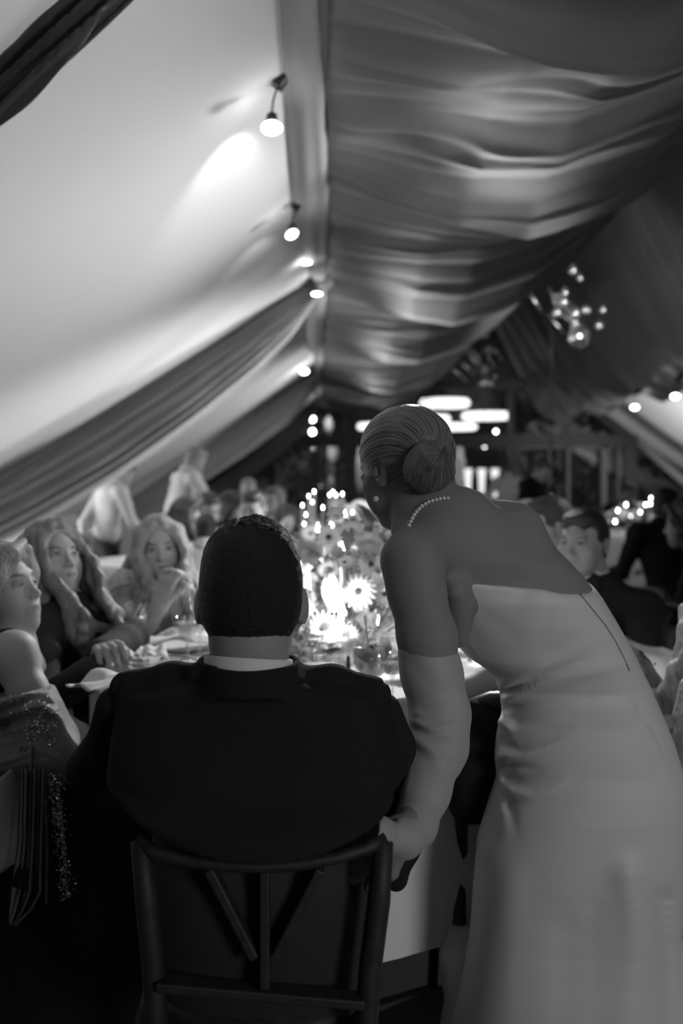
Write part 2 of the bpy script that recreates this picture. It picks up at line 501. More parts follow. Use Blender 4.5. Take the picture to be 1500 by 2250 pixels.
o = solid(link('ceiling_swag', swag_sheet(3.1, CH + 3.04, 4.87, HP, [3.0, 6.2, 9.4, 12.6, 15.4, 18.1], 1.15, 9, flip=True), mat('darker_satin_drape', .13, .5, .03, 200)), .004, 1); child_world(o, root2)

# the sleeve of cloth round the left purlin, pinched at each frame
def sleeve(rows, seed, name, label):
    rows = sorted(rows); ys = [r[0] for r in rows]
    y = np.linspace(ys[0], ys[-1], 120); v = np.linspace(0, 1, 60)
    Y, Vv = np.meshgrid(y, v, indexing='ij')
    xl = np.interp(Y, ys, [r[1] for r in rows]); xr = np.interp(Y, ys, [r[2] for r in rows]); dz = np.interp(Y, ys, [r[3] for r in rows])
    th = Vv * 2 * PI; N = Noise1(seed, 7, 2, 6)
    X = (xl + xr) / 2 + (xr - xl) / 2 * np.cos(th)
    wv = (xr - xl)
    Z = HP - dz - .035 * np.sin(th) - .12 * wv * np.sin(th) * (1 + .22 * np.sin(9 * Vv * 2 + N(Y * .35) * 2)) + wv * .02 * np.sin(th * 7 + N(Y * .2))
    return grid_np(X, Y, Z, name)
t = tag(link('purlin_sleeve', sleeve([(-1, -.12, .0, 0), (2.9, -.117, .0, .0), (3.95, -.135, .03, .0), (5.0, -.14, .06, 0), (5.93, -.122, .07, 0), (6.6, -.07, .06, 0), (7.0, -.02, .045, .02)], 3, 'purlin_sleeve', ''), M_strip),
    'pale cloth sleeve wrapped along the purlin, the near length up to the knot', 'drape', 'purlin sleeves')
t = tag(link('purlin_sleeve', sleeve([(7.02, -.02, .045, .02), (7.6, -.08, .06, 0), (9.6, -.11, .055, 0), (12.0, -.08, .05, 0), (12.6, -.03, .04, 0)], 4, 'purlin_sleeve', ''), M_strip),
    'cloth sleeve on the purlin just beyond the bright knot', 'drape', 'purlin sleeves')
t = tag(link('purlin_sleeve', sleeve([(12.62, -.03, .04, 0), (13.3, -.12, .06, 0), (16, -.12, .05, 0), (18.1, -.08, .05, 0)], 5, 'purlin_sleeve', ''), M_strip),
    'furthest cloth sleeve of the purlin, ending at the glass gable', 'drape', 'purlin sleeves')

# rafter drapes down the left slope
def rafter_drape(dt, db, tops, bots, seed, name, label, m=None, pleats=9):
    """a gathered length of cloth between an upper edge and a lower edge (world points)"""
    n = len(tops); s = np.linspace(0, 1, 90); v = np.linspace(0, 1, 110)
    T = np.array([[np.interp(q, np.linspace(0, 1, n), [p[i] for p in tops]) for i in range(3)] for q in s])
    Bm = np.array([[np.interp(q, np.linspace(0, 1, len(bots)), [p[i] for p in bots]) for i in range(3)] for q in s])
    def sm(A):
        for _ in range(6): A[1:-1] = (A[:-2] + 2 * A[1:-1] + A[2:]) / 4
        return A
    T = sm(T); Bm = sm(Bm)
    S, Vv = np.meshgrid(s, v, indexing='ij')
    Q = T[:, None, :] * (1 - v)[None, :, None] + Bm[:, None, :] * v[None, :, None]
    wd = np.linalg.norm(T - Bm, axis=1)[:, None]
    N = Noise1(seed, 6, 1, 5); N2 = Noise1(seed + 3, 6, 1, 6)
    ph = Vv * pleats + .6 * N(S * 2 + Vv * 2)
    wav = (1 - np.abs(np.sin(ph * PI))) ** 1.3 + .5 * N2(ph * 5 + S)
    amp = np.minimum(.085, wd * .17)
    Q[..., 1] -= amp * wav + .10 * np.sin(PI * Vv) * np.minimum(1, wd * 2)
    Q[..., 2] += .4 * amp * np.cos(ph * PI * 2)
    o = tag(link(name, grid_np(Q[..., 0], Q[..., 1], Q[..., 2], name), m or M_drape), label, 'drape', 'rafter drapes on the left slope')
    return solid(o, .004, 1)
def W(pts): return [P(*p) for p in pts]
rafter_drape(7, 7, W([(700, 622, 7.05), (640, 645, 7.1), (500, 735, 7.15), (300, 855, 7.2), (100, 975, 7.2), (0, 1032, 7.2), (-260, 1190, 7.2)]),
             W([(702, 648, 6.95), (640, 735, 6.85), (560, 815, 6.8), (430, 925, 6.8), (270, 1042, 6.8), (100, 1142, 6.8), (0, 1196, 6.8), (-260, 1300, 6.8)]), 21, 'rafter_drape', 'wide grey pleated drape falling from the bright knot to the left edge')
rafter_drape(12, 12, W([(698, 818, 12.7), (620, 868, 12.8), (500, 950, 12.8), (350, 1060, 12.8), (250, 1125, 12.8)]),
             W([(706, 832, 12.5), (690, 862, 12.4), (640, 925, 12.4), (560, 985, 12.4), (440, 1065, 12.4), (300, 1160, 12.4)]), 25, 'rafter_drape', 'narrower grey drape behind the waiters, second along the slope', pleats=6)
rafter_drape(18, 18, W([(688, 880, 18.0), (650, 925, 18.0), (560, 1000, 18.0), (450, 1078, 18.0), (400, 1110, 18.0)]),
             W([(700, 890, 17.7), (670, 950, 17.7), (600, 1010, 17.7), (500, 1085, 17.7), (440, 1130, 17.7)]), 29, 'rafter_drape', 'furthest rafter drape, against the glass gable', pleats=5)
M_dk = mat('near_black_drape', .014, .6, sheen=.2)
rafter_drape(2.5, 2.5, W([(420, -330, 2.3), (130, -10, 2.45), (0, 92, 2.5), (-200, 230, 2.6)]),
             W([(560, -250, 2.15), (298, 0, 2.25), (150, 150, 2.3), (0, 300, 2.4), (-200, 470, 2.5)]), 33, 'rafter_drape', 'dark drape crossing the top left corner', m=M_dk, pleats=5)

# gable wall of dark timber and glass
YG = 18.2
def gz(py): return CH - (py - CY) * YG / F
def gx(px): return (px - CX) * YG / F
def beam(px0, py0, px1, py1, name, m=M_beam, th=.08, y=YG):
    a = ((px0 - CX) * y / F, CH - (py0 - CY) * y / F); b = ((px1 - CX) * y / F, CH - (py1 - CY) * y / F)
    return struct(MB().box(((a[0] + b[0]) / 2, y, (a[1] + b[1]) / 2), (abs(b[0] - a[0]) / 2, th, abs(a[1] - b[1]) / 2)).build(name, m, smooth=False))
tn = [2]
def tb(*a, **k):
    n = 'trim_%d' % tn[0]; tn[0] += 1; return beam(*a, n, **k)
tb(440, 955, 1400, 982); tb(880, 838, 1160, 852)
for x0, x1, y0, y1 in ((758, 782, 870, 1225), (880, 888, 845, 960), (1116, 1128, 845, 1225), (1232, 1250, 890, 960), (1372, 1396, 965, 1225), (590, 606, 965, 1225), (1136, 1141, 975, 1225), (690, 698, 965, 1225)):
    tb(x0, y0, x1, y1, y=YG + (.001 if x0 % 2 else .02))
for x0, x1 in ((1206, 1210), (1245, 1251), (1320, 1332), (1356, 1360)):
    tb(x0, 980, x1, 1225, m=M_frame, th=.04, y=YG - .1)
tb(1140, 980, 1332, 985, m=M_frame, th=.04, y=YG - .1)
# raking top members
def rake(p, q, r, m=M_beam, y=YG):
    n = 'trim_%d' % tn[0]; tn[0] += 1
    a = Vector((gx(p[0]), y, gz(p[1]))); b = Vector((gx(q[0]), y, gz(q[1])))
    return struct(MB().tube([a, b], r, 6).build(n, m, smooth=False))
rake((690, 885), (380, 1120), .09); rake((1285, 885), (1560, 1085), .11); rake((1060, 640), (1290, 890), .06); rake((690, 885), (1060, 640), .06)
# glass panes
M_pane = glassy('window_glass', .6, .03, .93, .9)
pn = MB(); xs = [440, 598, 694, 770, 884, 1122, 1241, 1384, 1560]
for i, (x0, x1) in enumerate(zip(xs[:-1], xs[1:])):
    struct(MB().box(((gx(x0) + gx(x1)) / 2, YG + .03, (gz(968) + 0) / 2 + .0), ((gx(x1) - gx(x0)) / 2, .005, gz(968) / 2)).build('window_%d' % (i + 1), M_pane, smooth=False))
struct(MB().box((gx(960), YG + .03, (gz(968) + gz(760)) / 2), ((gx(1300) - gx(640)) / 2, .005, (gz(760) - gz(968)) / 2)).build('window_9', M_pane, smooth=False))
# right-hand raking drape bands on the far side of the right slope
M_rband = mat('dark_rake_drape', .05, .7)
def rband(p, q, wpx, d, label):
    s = np.linspace(0, 1, 60); v = np.linspace(0, 1, 40); S, Vv = np.meshgrid(s, v, indexing='ij')
    px = p[0] + (q[0] - p[0]) * S; py = p[1] + (q[1] - p[1]) * S + wpx * (Vv - .5) + 14 * np.sin(PI * S)
    X = (px - CX) * d / F; Z = CH - (py - CY) * d / F; Y = d - .06 * np.abs(np.sin(Vv * PI * 4 + np.sin(S * 4)))
    o = tag(link('rafter_drape', grid_np(X, Y, Z, 'rafter_drape'), M_rband), label, 'drape', 'rafter drapes on the right slope'); solid(o, .004)
rband((1288, 885), (1560, 1075), 26, 17.9, 'dark drape along the right rake of the glass gable')
rband((1395, 962), (1600, 1120), 20, 14.5, 'narrow dark drape under the right slope near the gable')
# outside: sky-dark backdrop is the world; a dark hall ceiling and rear wall beyond the glass
struct(MB().box((2.5, 30, 2.5), (12, .05, 4.5)).build('wall_back', mat('far_dark_wall', .03, .9, 0, 2, .5), smooth=False))
struct(MB().box((2.5, 27.5, -.06), (12, 9, .05)).build('trim_40', M_night, smooth=False))

struct(MB().box((2.5, 23.2, 5.35), (8, 4.6, .05)).build('trim_41', M_beam, smooth=False))
# ------------------------------------------------------------------ people
M_skin = mat('skin', .30, .48, .12, 700, .06, sss=.12, attr='tint', spec=.3)
M_skin_l = mat('fair_skin', .42, .5, .12, 700, .06, sss=.12, attr='tint', spec=.3)
M_skin_d = mat('tanned_skin', .20, .5, .12, 700, .06, sss=.1, attr='tint', spec=.3)
M_eye = mat('shaded_eye_white', .30, .5, spec=.2)  # eye shadow put into the colour of the eye white
M_iris = mat('iris', .02, .6, spec=.1)
def hairmat(name, v, var=.45, rough=.34): return mat(name, v, rough, .8, 1.0, var, attr='hv', spec=.6)
M_hair_blond = hairmat('blond_hair', .30); M_hair_mid = hairmat('light_brown_hair', .14); M_hair_brown = hairmat('brown_hair', .055)
M_hair_dark = hairmat('dark_hair', .022); M_hair_grey = hairmat('grey_hair', .16)
M_black = mat('black_wool_suiting', .018, .9, .2, 900, .3, spec=.15)
M_navy = mat('charcoal_suiting', .016, .9, .2, 900, .2, spec=.2)
M_blazer = mat('dark_blazer_cloth', .028, .85, .15, 500, .15, spec=.2)
M_shirt = mat('white_cotton_shirt', .72, .8, .1, 300)
M_trouser = mat('black_trousers', .02, .8)
M_pale = mat('pale_party_cloth', .5, .7, .1, 100)

class Head:
    """local frame: x to the person's right, y out of the face, z up; head height .23"""
    def __init__(s, c, f, roll=0, size=1.0):
        s.c = Vector(c); f = Vector(f).normalized(); up = Vector((0, 0, 1))
        r = f.cross(up).normalized(); u = r.cross(f).normalized()
        if roll:
            q = Matrix.Rotation(roll, 3, f); r = q @ r; u = q @ u
        s.R = Matrix((r, f, u)).transposed(); s.k = size; s.f = f; s.r = r; s.u = u
        s.Rn = np.array(s.R, dtype=np.float32)
    def w(s, x, y, z): return s.c + s.R @ Vector((x, y, z)) * s.k
    def loc(s, p): return ((p - V3(s.c)) @ s.Rn) / s.k
    def sdf(s, S, woman=True, detail=True, smile=0):
        k = s.k; E = lambda c, r, kk=.02, op='u': S.ell(s.w(*c), [q * k for q in r], s.R, kk * k, op)
        Cp = lambda a, b, ra, rb, kk=.01, op='u': S.cap(s.w(*a), s.w(*b), ra * k, rb * k, kk * k, op)
        E((0, -.012, .030), (.073, .093, .083), .01)
        jw = .050 if woman else .057
        E((0, .028, -.035), (jw + .006, .060, .075), .035)
        E((0, .050, -.078), (jw * .72, .036, .030), .03)
        E((0, .070, -.098), (.020 if woman else .025, .018, .015), .03)
        if detail:
            for sx in (-1, 1):
                E((sx * .040, .058, -.024), (.020, .020, .016), .03)
                E((sx * .036, .052, -.055), (.018, .022, .022), .03)
            br = .0065 if woman else .010; Cp((-.030, .079, .024), (.030, .079, .024), br, br, .022)
            for sx in (-1, 1):
                E((sx * .031, .094, .002), (.017, .015, .012), .014, 's')
                E((sx * .031, .073, .001), (.0135, .0125, .0125), .004)
                Cp((sx * .018, .0850, .0050), (sx * .045, .0785, .0035), .0050, .0042, .006); Cp((sx * .020, .0835, -.0065), (sx * .043, .078, -.0065), .0036, .0034, .006)
            Cp((0, .084, .012), (0, .103, -.028), .0055, .0080, .014)
            E((0, .105, -.031), (.010, .010, .009), .008)
            for sx in (-1, 1): E((sx * .011, .095, -.034), (.0075, .009, .0065), .006)
            E((0, .086, -.062), (.022, .010, .014), .02)
            Cp((-.016 - smile, .083, -.062 + smile * .5), (0, .0935, -.0585), .003, .0048, .005)
            Cp((.016 + smile, .083, -.062 + smile * .5), (0, .0935, -.0585), .003, .0048, .005)
            Cp((-.013, .085, -.068), (.013, .085, -.068), .0045, .0045, .006)
            E((0, .094, -.0635), (.020 + smile, .0035, .0012), .002, 's')
        for sx in (-1, 1):
            R2 = s.R @ Matrix.Rotation(sx * -.35, 3, 'Z') @ Matrix.Rotation(.2, 3, 'X')
            S.ell(s.w(sx * .079, -.012, -.008), [q * k for q in (.007, .018, .031)], R2, .006 * k)
            if detail:
                S.ell(s.w(sx * .0855, -.009, -.004), [q * k for q in (.0075, .0095, .020)], R2, .005 * k, 's')
    def tint(s, p, woman=True):
        q = s.loc(p); x = np.abs(q[:, 0]); y = q[:, 1]; z = q[:, 2]
        t = np.ones(len(p)); fr = y > .05
        lips = np.exp(-((x / .019) ** 4 + ((z + .063) / .0075) ** 4)); t = np.where(fr, t * (1 - (.45 if woman else .22) * lips), t)
        brow = np.exp(-(((x - .031) / .016) ** 4 + ((z - (.0225 + .12 * (x - .03) - 6 * (x - .034) ** 2)) / .0042) ** 4)); t = np.where(fr, t * (1 - .62 * brow), t)
        lash = np.exp(-(((x - .031) / .014) ** 4 + ((z - .0035) / .0085) ** 4)); t = np.where(fr, t * (1 - .55 * lash), t)
        return t
    def eyes(s, parent, look=None):
        look = s.f if look is None else Vector(look).normalized()
        for sx in (-1, 1):
            c = s.w(sx * .031, .0762, -.0005); me_ = MB().sphere(c, .0115 * s.k, 14, 10)
            e = me_.build('eye', M_eye, parent, world=True)
            MB().sphere(c + look * .0080 * s.k, .0050 * s.k, 12, 8).build('iris', M_iris, e, world=True)

def hand(S, w_, dirv, nrm, side=1, curl=.5, size=1.0, spread=.1, thumb=.6):
    """palm and five separate fingers; nrm points out of the back of the hand"""
    d = Vector(dirv).normalized(); n = Vector(nrm); n = (n - d * n.dot(d)).normalized(); x = d.cross(n) * side
    w_ = Vector(w_); q = size
    S.cap(w_, w_ + d * .03 * q, .026 * q, .027 * q, .02, sq=(n, .72))
    for t in (-.026, -.009, .009, .025):
        S.cap(w_ + d * .015 * q + x * t * .6 * q, w_ + d * .082 * q + x * t * q, .013 * q, .0108 * q, .010)
    for i, (t, L) in enumerate(((-.028, .066), (-.009, .078), (.010, .074), (.027, .058))):
        b = w_ + d * .084 * q + x * t * q; a = curl * (1 + .08 * i); dv = (d + x * (t * spread * 20)).normalized(); pts = [b]; nn = n
        for fr, am in ((.45, .55), (.32, 1.0), (.23, .7)):
            rot = Matrix.Rotation(-a * am, 3, d.cross(n)); dv = rot @ dv
            pts.append(pts[-1] + dv * L * q * fr)
        S.chain(pts, [.0094 * q, .0088 * q, .0080 * q, .0068 * q], .004)
    b = w_ + d * .022 * q - x * .022 * q
    t1 = b + (d * .75 - x * thumb - n * .35).normalized() * .042 * q
    t2 = t1 + (d * .9 - x * thumb * .25 - n * (.3 + .4 * curl)).normalized() * .030 * q
    t3 = t2 + (d * .9 + x * .15 - n * (.3 + .5 * curl)).normalized() * .024 * q
    S.chain([b, t1, t2, t3], [.0155 * q, .0115 * q, .0100 * q, .0078 * q], .008)

def hair_surface(S, name, h, m, hvf, parent, groove=None, res=.004):
    if groove is not None: S.fn(groove, op='d')
    me = S.mesh(name, res, smooth=1)
    set_v(me, 'hv', hvf(verts(me)))
    o = link(name, me, m); child_world(o, parent); return o

def skull_cap(S, H, grow=.010, hairline=.070, side=-.02, nape=-.075, face=True):
    k = H.k
    S.ell(H.w(0, -.014, .032), [(.073 + grow) * k, (.093 + grow) * k, (.083 + grow) * k], H.R, .01)
    S.ell(H.w(0, -.045, -.03), [(.055 + grow) * k, (.045 + grow) * k, .055 * k], H.R, .03 * k)
    if face:
        S.ell(H.w(0, .105, -.030), [.072 * k, .075 * k, (hairline + .03) * k], H.R, .01 * k, 's')
        S.ell(H.w(.09, .025, -.055), [.06 * k, .042 * k, .052 * k], H.R, .01 * k, 's')
        S.ell(H.w(-.09, .025, -.055), [.06 * k, .042 * k, .052 * k], H.R, .01 * k, 's')
    S.plane(H.w(0, 0, nape), -H.u)

def figure(name, label, H, neck, shL, shR, armL=None, armR=None, pelvis=None, legs=None, woman=True, skin=None, hair=('short', None),
           wear=(), detail=True, res=.0045, hands=True, group=None, curl=.5, look=None, build=1.0, smile=0, sleeves='long', torso_front=None):
    """arm = (elbow, wrist, hand direction, back-of-hand normal[, curl]); wear = list of (part, kind, material)"""
    neck, shL, shR = Vector(neck), Vector(shL), Vector(shR); pelvis = Vector(pelvis)
    lat = (shR - shL).normalized(); mid = (shL + shR) / 2
    spine = (mid - pelvis).normalized(); fr = torso_front or spine.cross(lat)
    fr = Vector(fr).normalized(); RT = Matrix((lat, fr, lat.cross(fr))).transposed()
    L = (mid - pelvis).length; sw = (shR - shL).length / 2
    q = build
    def torso(S, g=0, k=.04):
        S.ell(mid - spine * .13, (sw * .86 + g, .098 * q + g, .17), RT, k)
        S.ell(mid - spine * (L * .62), (sw * .72 * q + g, .092 * q + g, L * .42), RT, k)
        S.ell(pelvis, ((.155 if woman else .15) * q + g, .12 * q + g, .13), RT, k)
        if woman:
            for sx in (-1, 1): S.ell(mid - spine * .20 + lat * sx * .068 + fr * .078, (.055 + g, .052 + g, .058), RT, .03)
        for sh in (shL, shR):
            S.cap(neck + (mid - neck) * .55, sh, .045 * q + g, .045 * q + g, .05)
    def arms(S, g=0, to=1.0, k=.02, flare=0):
        for sh, A in ((shL, armL), (shR, armR)):
            if A is None: continue
            e, wv = Vector(A[0]), Vector(A[1])
            S.cap(sh, sh + (e - sh) * .4, .049 * q + g, (.045 if not woman else .041) * q + g, k + .02)
            S.cap(sh + (e - sh) * .4, e, (.045 if not woman else .041) * q + g, .036 * q + g, k)
            if to > 0:
                if to <= 1: mm = e + (wv - e) * .35 * to; ee = e + (wv - e) * to
                S.cap(e, mm, .037 * q + g, .037 * q + g, k); S.cap(mm, ee, .037 * q + g, (.024 + (.010 if flare else 0)) * q + g, k)
    def leg(S, g=0):
        if not legs: return
        for j, (kn, an) in enumerate(legs):
            hp = pelvis + lat * (-.09 + .18 * j) * q
            S.cap(hp, kn, .078 * q + g, .055 * q + g, .04); S.cap(kn, an, .052 * q + g, .036 * q + g, .03)
    B = SDF(); H.sdf(B, woman, detail, smile)
    nr = .044 if woman else .055
    B.cap(H.w(0, -.022, -.045), neck - (neck - mid) * .35, nr, nr + .006, .03)
    torso(B); arms(B); leg(B)
    if hands:
        for sd, A in ((1, armL), (-1, armR)):
            if A is None: continue
            hand(B, A[1], A[2], A[3], sd, A[4] if len(A) > 4 else curl)
    me = B.mesh(name, res); v = verts(me); set_f(me, 'tint', H.tint(v, woman))
    body = tag(link(name, me, skin or M_skin), label, 'person', group)
    if detail: H.eyes(body, look)
    kind, hm = hair[0], hair[1]
    k = H.k; seed = int(abs(H.c.x * 1000 + H.c.z * 100)) % 997
    n3 = Noise3(seed, 12, 15, 60)
    def hv_down(p):
        q_ = H.loc(p); return np.stack([q_[:, 0] * 260 + 5 * np.sin(q_[:, 2] * 30), q_[:, 1] * 260, q_[:, 2] * 16], 1)
    def hv_back(p):
        q_ = H.loc(p); return np.stack([q_[:, 0] * 300, q_[:, 2] * 300, q_[:, 1] * 40], 1)
    if kind:
        S = SDF()
        if kind == 'short':
            skull_cap(S, H, .0045, .070, nape=-.072)
            S.ell(H.w(0, .012, .083), (.062 * k, .078 * k, .034 * k), H.R, .03)
            S.ell(H.w(0, .105, -.030), [.066 * k, .060 * k, .108 * k], H.R, .006 * k, 's')
            for sx in (-1, 1): S.ell(H.w(sx * .068, .078, .038), [.030 * k, .045 * k, .040 * k], H.R, .006 * k, 's'); S.ell(H.w(sx * .082, -.004, -.020), [.014 * k, .022 * k, .040 * k], H.R, .004 * k, 's')
            hv = hv_back
        elif kind == 'bun':
            skull_cap(S, H, .006, .066, nape=-.07); S.ell(H.w(0, -.115, .05), (.035 * k, .03 * k, .035 * k), H.R, .01); hv = hv_back
        elif kind == 'bob':
            skull_cap(S, H, .016, .072, nape=-.12)
            for sx in (-1, 1):
                S.chain([H.w(sx * .045, .075, .085), H.w(sx * .080, .050, .03), H.w(sx * .088, .02, -.04), H.w(sx * .078, -.005, -.10)], [.014 * k, .019 * k, .023 * k, .016 * k], .02)
            S.chain([H.w(-.01, .085, .10), H.w(.05, .088, .075), H.w(.075, .06, .03)], [.014 * k, .020 * k, .016 * k], .02)
            hv = hv_down
        else:  # long
            skull_cap(S, H, .008, .078, nape=-.13); S.cap(H.w(.012, .10, .10), H.w(.012, .02, .128), .004 * k, .004 * k, .006, 's')
            CF = fr; ln = hair[2] if len(hair) > 2 else .30
            for sx in (-1, 1):
                for a, (xx, yy, r0) in enumerate(((.062, .050, .013), (.076, .025, .019), (.080, -.015, .024), (.068, -.05, .030))):
                    pts = [H.w(sx * .015, yy * .9 + .01, .104)]
                    pts.append(H.w(sx * xx * .95, yy, .055))
                    n = 8
                    for i in range(1, n + 1):
                        z = .03 - (ln + .03) * i / n
                        base = H.w(sx * (xx + .010 - .0035 * i * (1 if a < 2 else -.2) + .012 * math.sin(i * 1.4 + a)), yy + (.010 * i if a < 2 else .0) + .012 * math.sin(i * 1.7 + a * 2 + sx), .0) + CF * (.115 if a < 3 else -.10) * min(1, i / 4.0)
                        pts.append(base + (H.u * .3 + Vector((0, 0, .7))).normalized() * z * k)
                    S.chain(pts, [.012 * k, .018 * k] + [r0 * k * (1 - .45 * (i / n) ** 2) for i in range(1, n + 1)], .02)
            hv = hv_down
        def gr(p):
            q_ = hv(p); a = np.sin(q_[:, 0] * .55 + 1.5 * np.sin(q_[:, 1] * .21) + q_[:, 2] * .3) * np.sin(q_[:, 1] * .47 + q_[:, 2] * .2)
            return (.0022 * a * (0 if kind == 'short' else 1)).astype(np.float32)
        hair_surface(S, 'hair', H, hm, hv, body, gr, max(.0035, res * .8))
    cloth_noise = Noise3(seed + 2, 14, 12, 45)
    for item in wear:
        part, kd, m = item[:3]; opt = item[3] if len(item) > 3 else {}
        S = SDF(); g = opt.get('g', .010)
        if kd == 'jacket':
            torso(S, g + .006); arms(S, g, .97, flare=1)
            for sh in (shL, shR): S.cap(sh, sh + (mid - sh) * .3 + Vector((0, 0, .01)), .048 * q + g, .05 * q, .03)
            S.cap(neck + (mid - neck) * .1, mid - spine * .04, nr + .020, nr + .05, .03)
            c0 = neck + fr * .05 + (mid - neck) * -.1
            S.cap(H.w(0, -.02, -.06), neck + (mid - neck) * .9, nr + .007, nr + .009, .004, 's')
            tip = mid - spine * .26 + fr * .14
            S.cap(neck + fr * .19, mid - spine * .24 + fr * .17, .050, .006, .004, 's', sq=(fr, 2.6))
            for sx in (-1, 1):
                a_ = neck + lat * sx * .058 + fr * .045; b_ = mid - spine * .10 + lat * sx * .062 + fr * (.105 * q + g); c_ = mid - spine * .25 + lat * sx * .012 + fr * ((.150 if woman else .108) * q + g)
                S.cap(a_, b_, .016, .026, .006, sq=(fr, .40)); S.cap(b_, c_, .026, .010, .006, sq=(fr, .40))
            bot = pelvis - spine * .10; S.plane(bot, -spine)
            ax_ = (H.w(0, -.03, -.05) - neck).normalized(); M3 = ax_.to_track_quat('Z', 'Y').to_matrix()
            MB().lathe([(nr + .007, -.035), (nr + .008, .016), (nr + .012, .020), (nr + .014, .014), (nr + .022, -.035)], n=28, M=M3, c=neck).build('shirt_collar', M_shirt, body, world=True)
        elif kd == 'shirt':
            torso(S, g - .003); arms(S, g - .003, .96)
            S.cap(neck + (mid - neck) * -.15, mid, nr + .012, nr + .03, .012)
            S.cap(H.w(0, -.02, -.05), neck + (mid - neck) * .8, nr + .004, nr + .004, .003, 's')
            S.plane(pelvis - spine * .02 * 1, -spine)
            if opt.get('short'):
                pass
        elif kd == 'top':      # sleeveless
            torso(S, g - .004); S.cap(H.w(0, -.02, -.05), neck, nr + .012, nr + .03, .01, 's')
            S.ell(mid + fr * .03 + spine * .04, (sw * .55, .14, .075), RT, .02, 's')
            for sh, sg in ((shL, -1), (shR, 1)): S.ell(sh + lat * sg * .012, (.055, .09, .095), RT, .01, 's')
            S.plane(pelvis - spine * .06, -spine)
        elif kd == 'trousers':
            leg(S, g + .004); S.ell(pelvis, ((.155 if woman else .15) * q + g, .12 * q + g, .13), RT, .04)
            S.plane(pelvis + spine * .06, spine)
        elif kd == 'skirt':
            leg(S, g + .015); S.ell(pelvis, (.165 * q + g, .13 * q + g, .14), RT, .06); S.plane(pelvis + spine * .06, spine)
            if legs: S.plane((Vector(legs[0][0]) + Vector(legs[0][1])) / 2, Vector(legs[0][1]) - Vector(legs[0][0]))
        if opt.get('fn'): opt['fn'](S)
        am = opt.get('amp', .0035)
        S.fn(lambda p: (am * cloth_noise(p)).astype(np.float32), op='d')
        o = link(part, S.mesh(part, max(res, .005)), m); child_world(o, body)
    return body

def auto(H, face=None, woman=True, seated=True, lean=0, sw=None, drop=0.0):
    """neck, shoulders and pelvis below a head; face = direction of the chest"""
    f = Vector(face or H.f); f.z = 0; f.normalize(); r = f.cross(Vector((0, 0, 1)))
    sw = sw or (.165 if woman else .195)
    neck = H.w(0, -.03, -.115) - f * .01
    mid = neck - Vector((0, 0, .065)) - f * .01
    mid_ = mid - f * lean * .15
    pelvis = Vector((mid.x, mid.y, 0)) - f * (.06 + lean) + Vector((0, 0, .54 if seated else max(.80, mid.z - .50)))
    return dict(neck=neck, shL=mid - r * sw, shR=mid + r * sw, pelvis=pelvis), f, r
def sit_legs(pelvis, f, r):
    p = Vector(pelvis)
    return [(p + f * .42 - r * .1 - Vector((0, 0, .04)), p + f * .46 - r * .1 - Vector((0, 0, p.z - .09))), (p + f * .42 + r * .1 - Vector((0, 0, .04)), p + f * .46 + r * .1 - Vector((0, 0, p.z - .09)))]
def stand_legs(pelvis, f, r):
    p = Vector(pelvis); z = p.z
    return [(p - r * .09 + f * .02 - Vector((0, 0, z * .47)), p - r * .10 - Vector((0, 0, z - .045))), (p + r * .09 + f * .02 - Vector((0, 0, z * .47)), p + r * .10 - Vector((0, 0, z - .045)))]
# ------------------------------------------------------------------ the bride
# depth plan: hips 1.95, shoulders 1.65 (near) to 2.0 (far), head 1.84
HB = Head(P(886, 1026, 1.84), (-.62, .74, -.26), roll=-.10, size=.905)
def bride_torso(S, g=0.0, inset=0):
    rows = [(1108, 950, 1050, 1.86, .05), (1122, 930, 1118, 1.86, .07), (1150, 915, 1150, 1.86, .09), (1185, 905, 1198, 1.87, .105), (1225, 915, 1240, 1.87, .115),
            (1262, 930, 1275, 1.88, .12), (1310, 950, 1311, 1.88, .125), (1360, 975, 1341, 1.89, .125), (1410, 1004, 1370, 1.90, .12), (1440, 1030, 1386, 1.90, .115),
            (1470, 1074, 1399, 1.91, .112), (1500, 1098, 1415, 1.92, .11), (1530, 1106, 1428, 1.92, .112), (1570, 1110, 1445, 1.93, .118), (1620, 1098, 1465, 1.94, .13),
            (1670, 1094, 1480, 1.95, .14), (1710, 1098, 1491, 1.95, .145), (1760, 1082, 1494, 1.95, .15), (1850, 1056, 1491, 1.95, .15), (1950, 1047, 1486, 1.95, .15),
            (2030, 1042, 1482, 1.95, .15), (2080, 1037, 1484, 1.95, .155), (2140, 1028, 1499, 1.95, .165), (2250, 1004, 1540, 1.96, .19), (2360, 982, 1585, 1.97, .23), (2446, 965, 1625, 1.98, .27)]
    i_ = lambda y: inset * min(1, max(0, (y - 1330) / 120))
    S.loft([(a, b - g + i_(a), c + g - i_(a), d, e + g * .0008 - i_(a) * .0009) for a, b, c, d, e in rows], 2.25, .02)
SB = SDF()
HB.sdf(SB, True, True)
HEADN = len(SB.ops)
neckB = P(965, 1130, 1.84)
SB.cap(HB.w(.0, -.03, -.05), neckB, .043, .048, .03)
SB.cap(P(905, 1085, 1.79), P(880, 1165, 1.80), .012, .012, .03)      # taut neck muscle
TI = len(SB.ops); bride_torso(SB, 0, 22)
shB = P(905, 1232, 1.66); elB = P(966, 1560, 1.63)
SB.cap(P(985, 1160, 1.80), shB, .060, .046, .07)
SB.ell(P(1010, 1215, 1.78), (.085, .05, .10), None, .05)               # shoulder blade
SB.ell(P(1120, 1160, 1.84), (.06, .04, .05), None, .05)
BT = list(SB.ops)
SB.cap(shB, P(915, 1300, 1.65), .046, .045, .03); SB.cap(P(915, 1300, 1.65), P(938, 1400, 1.64), .045, .0465, .02)
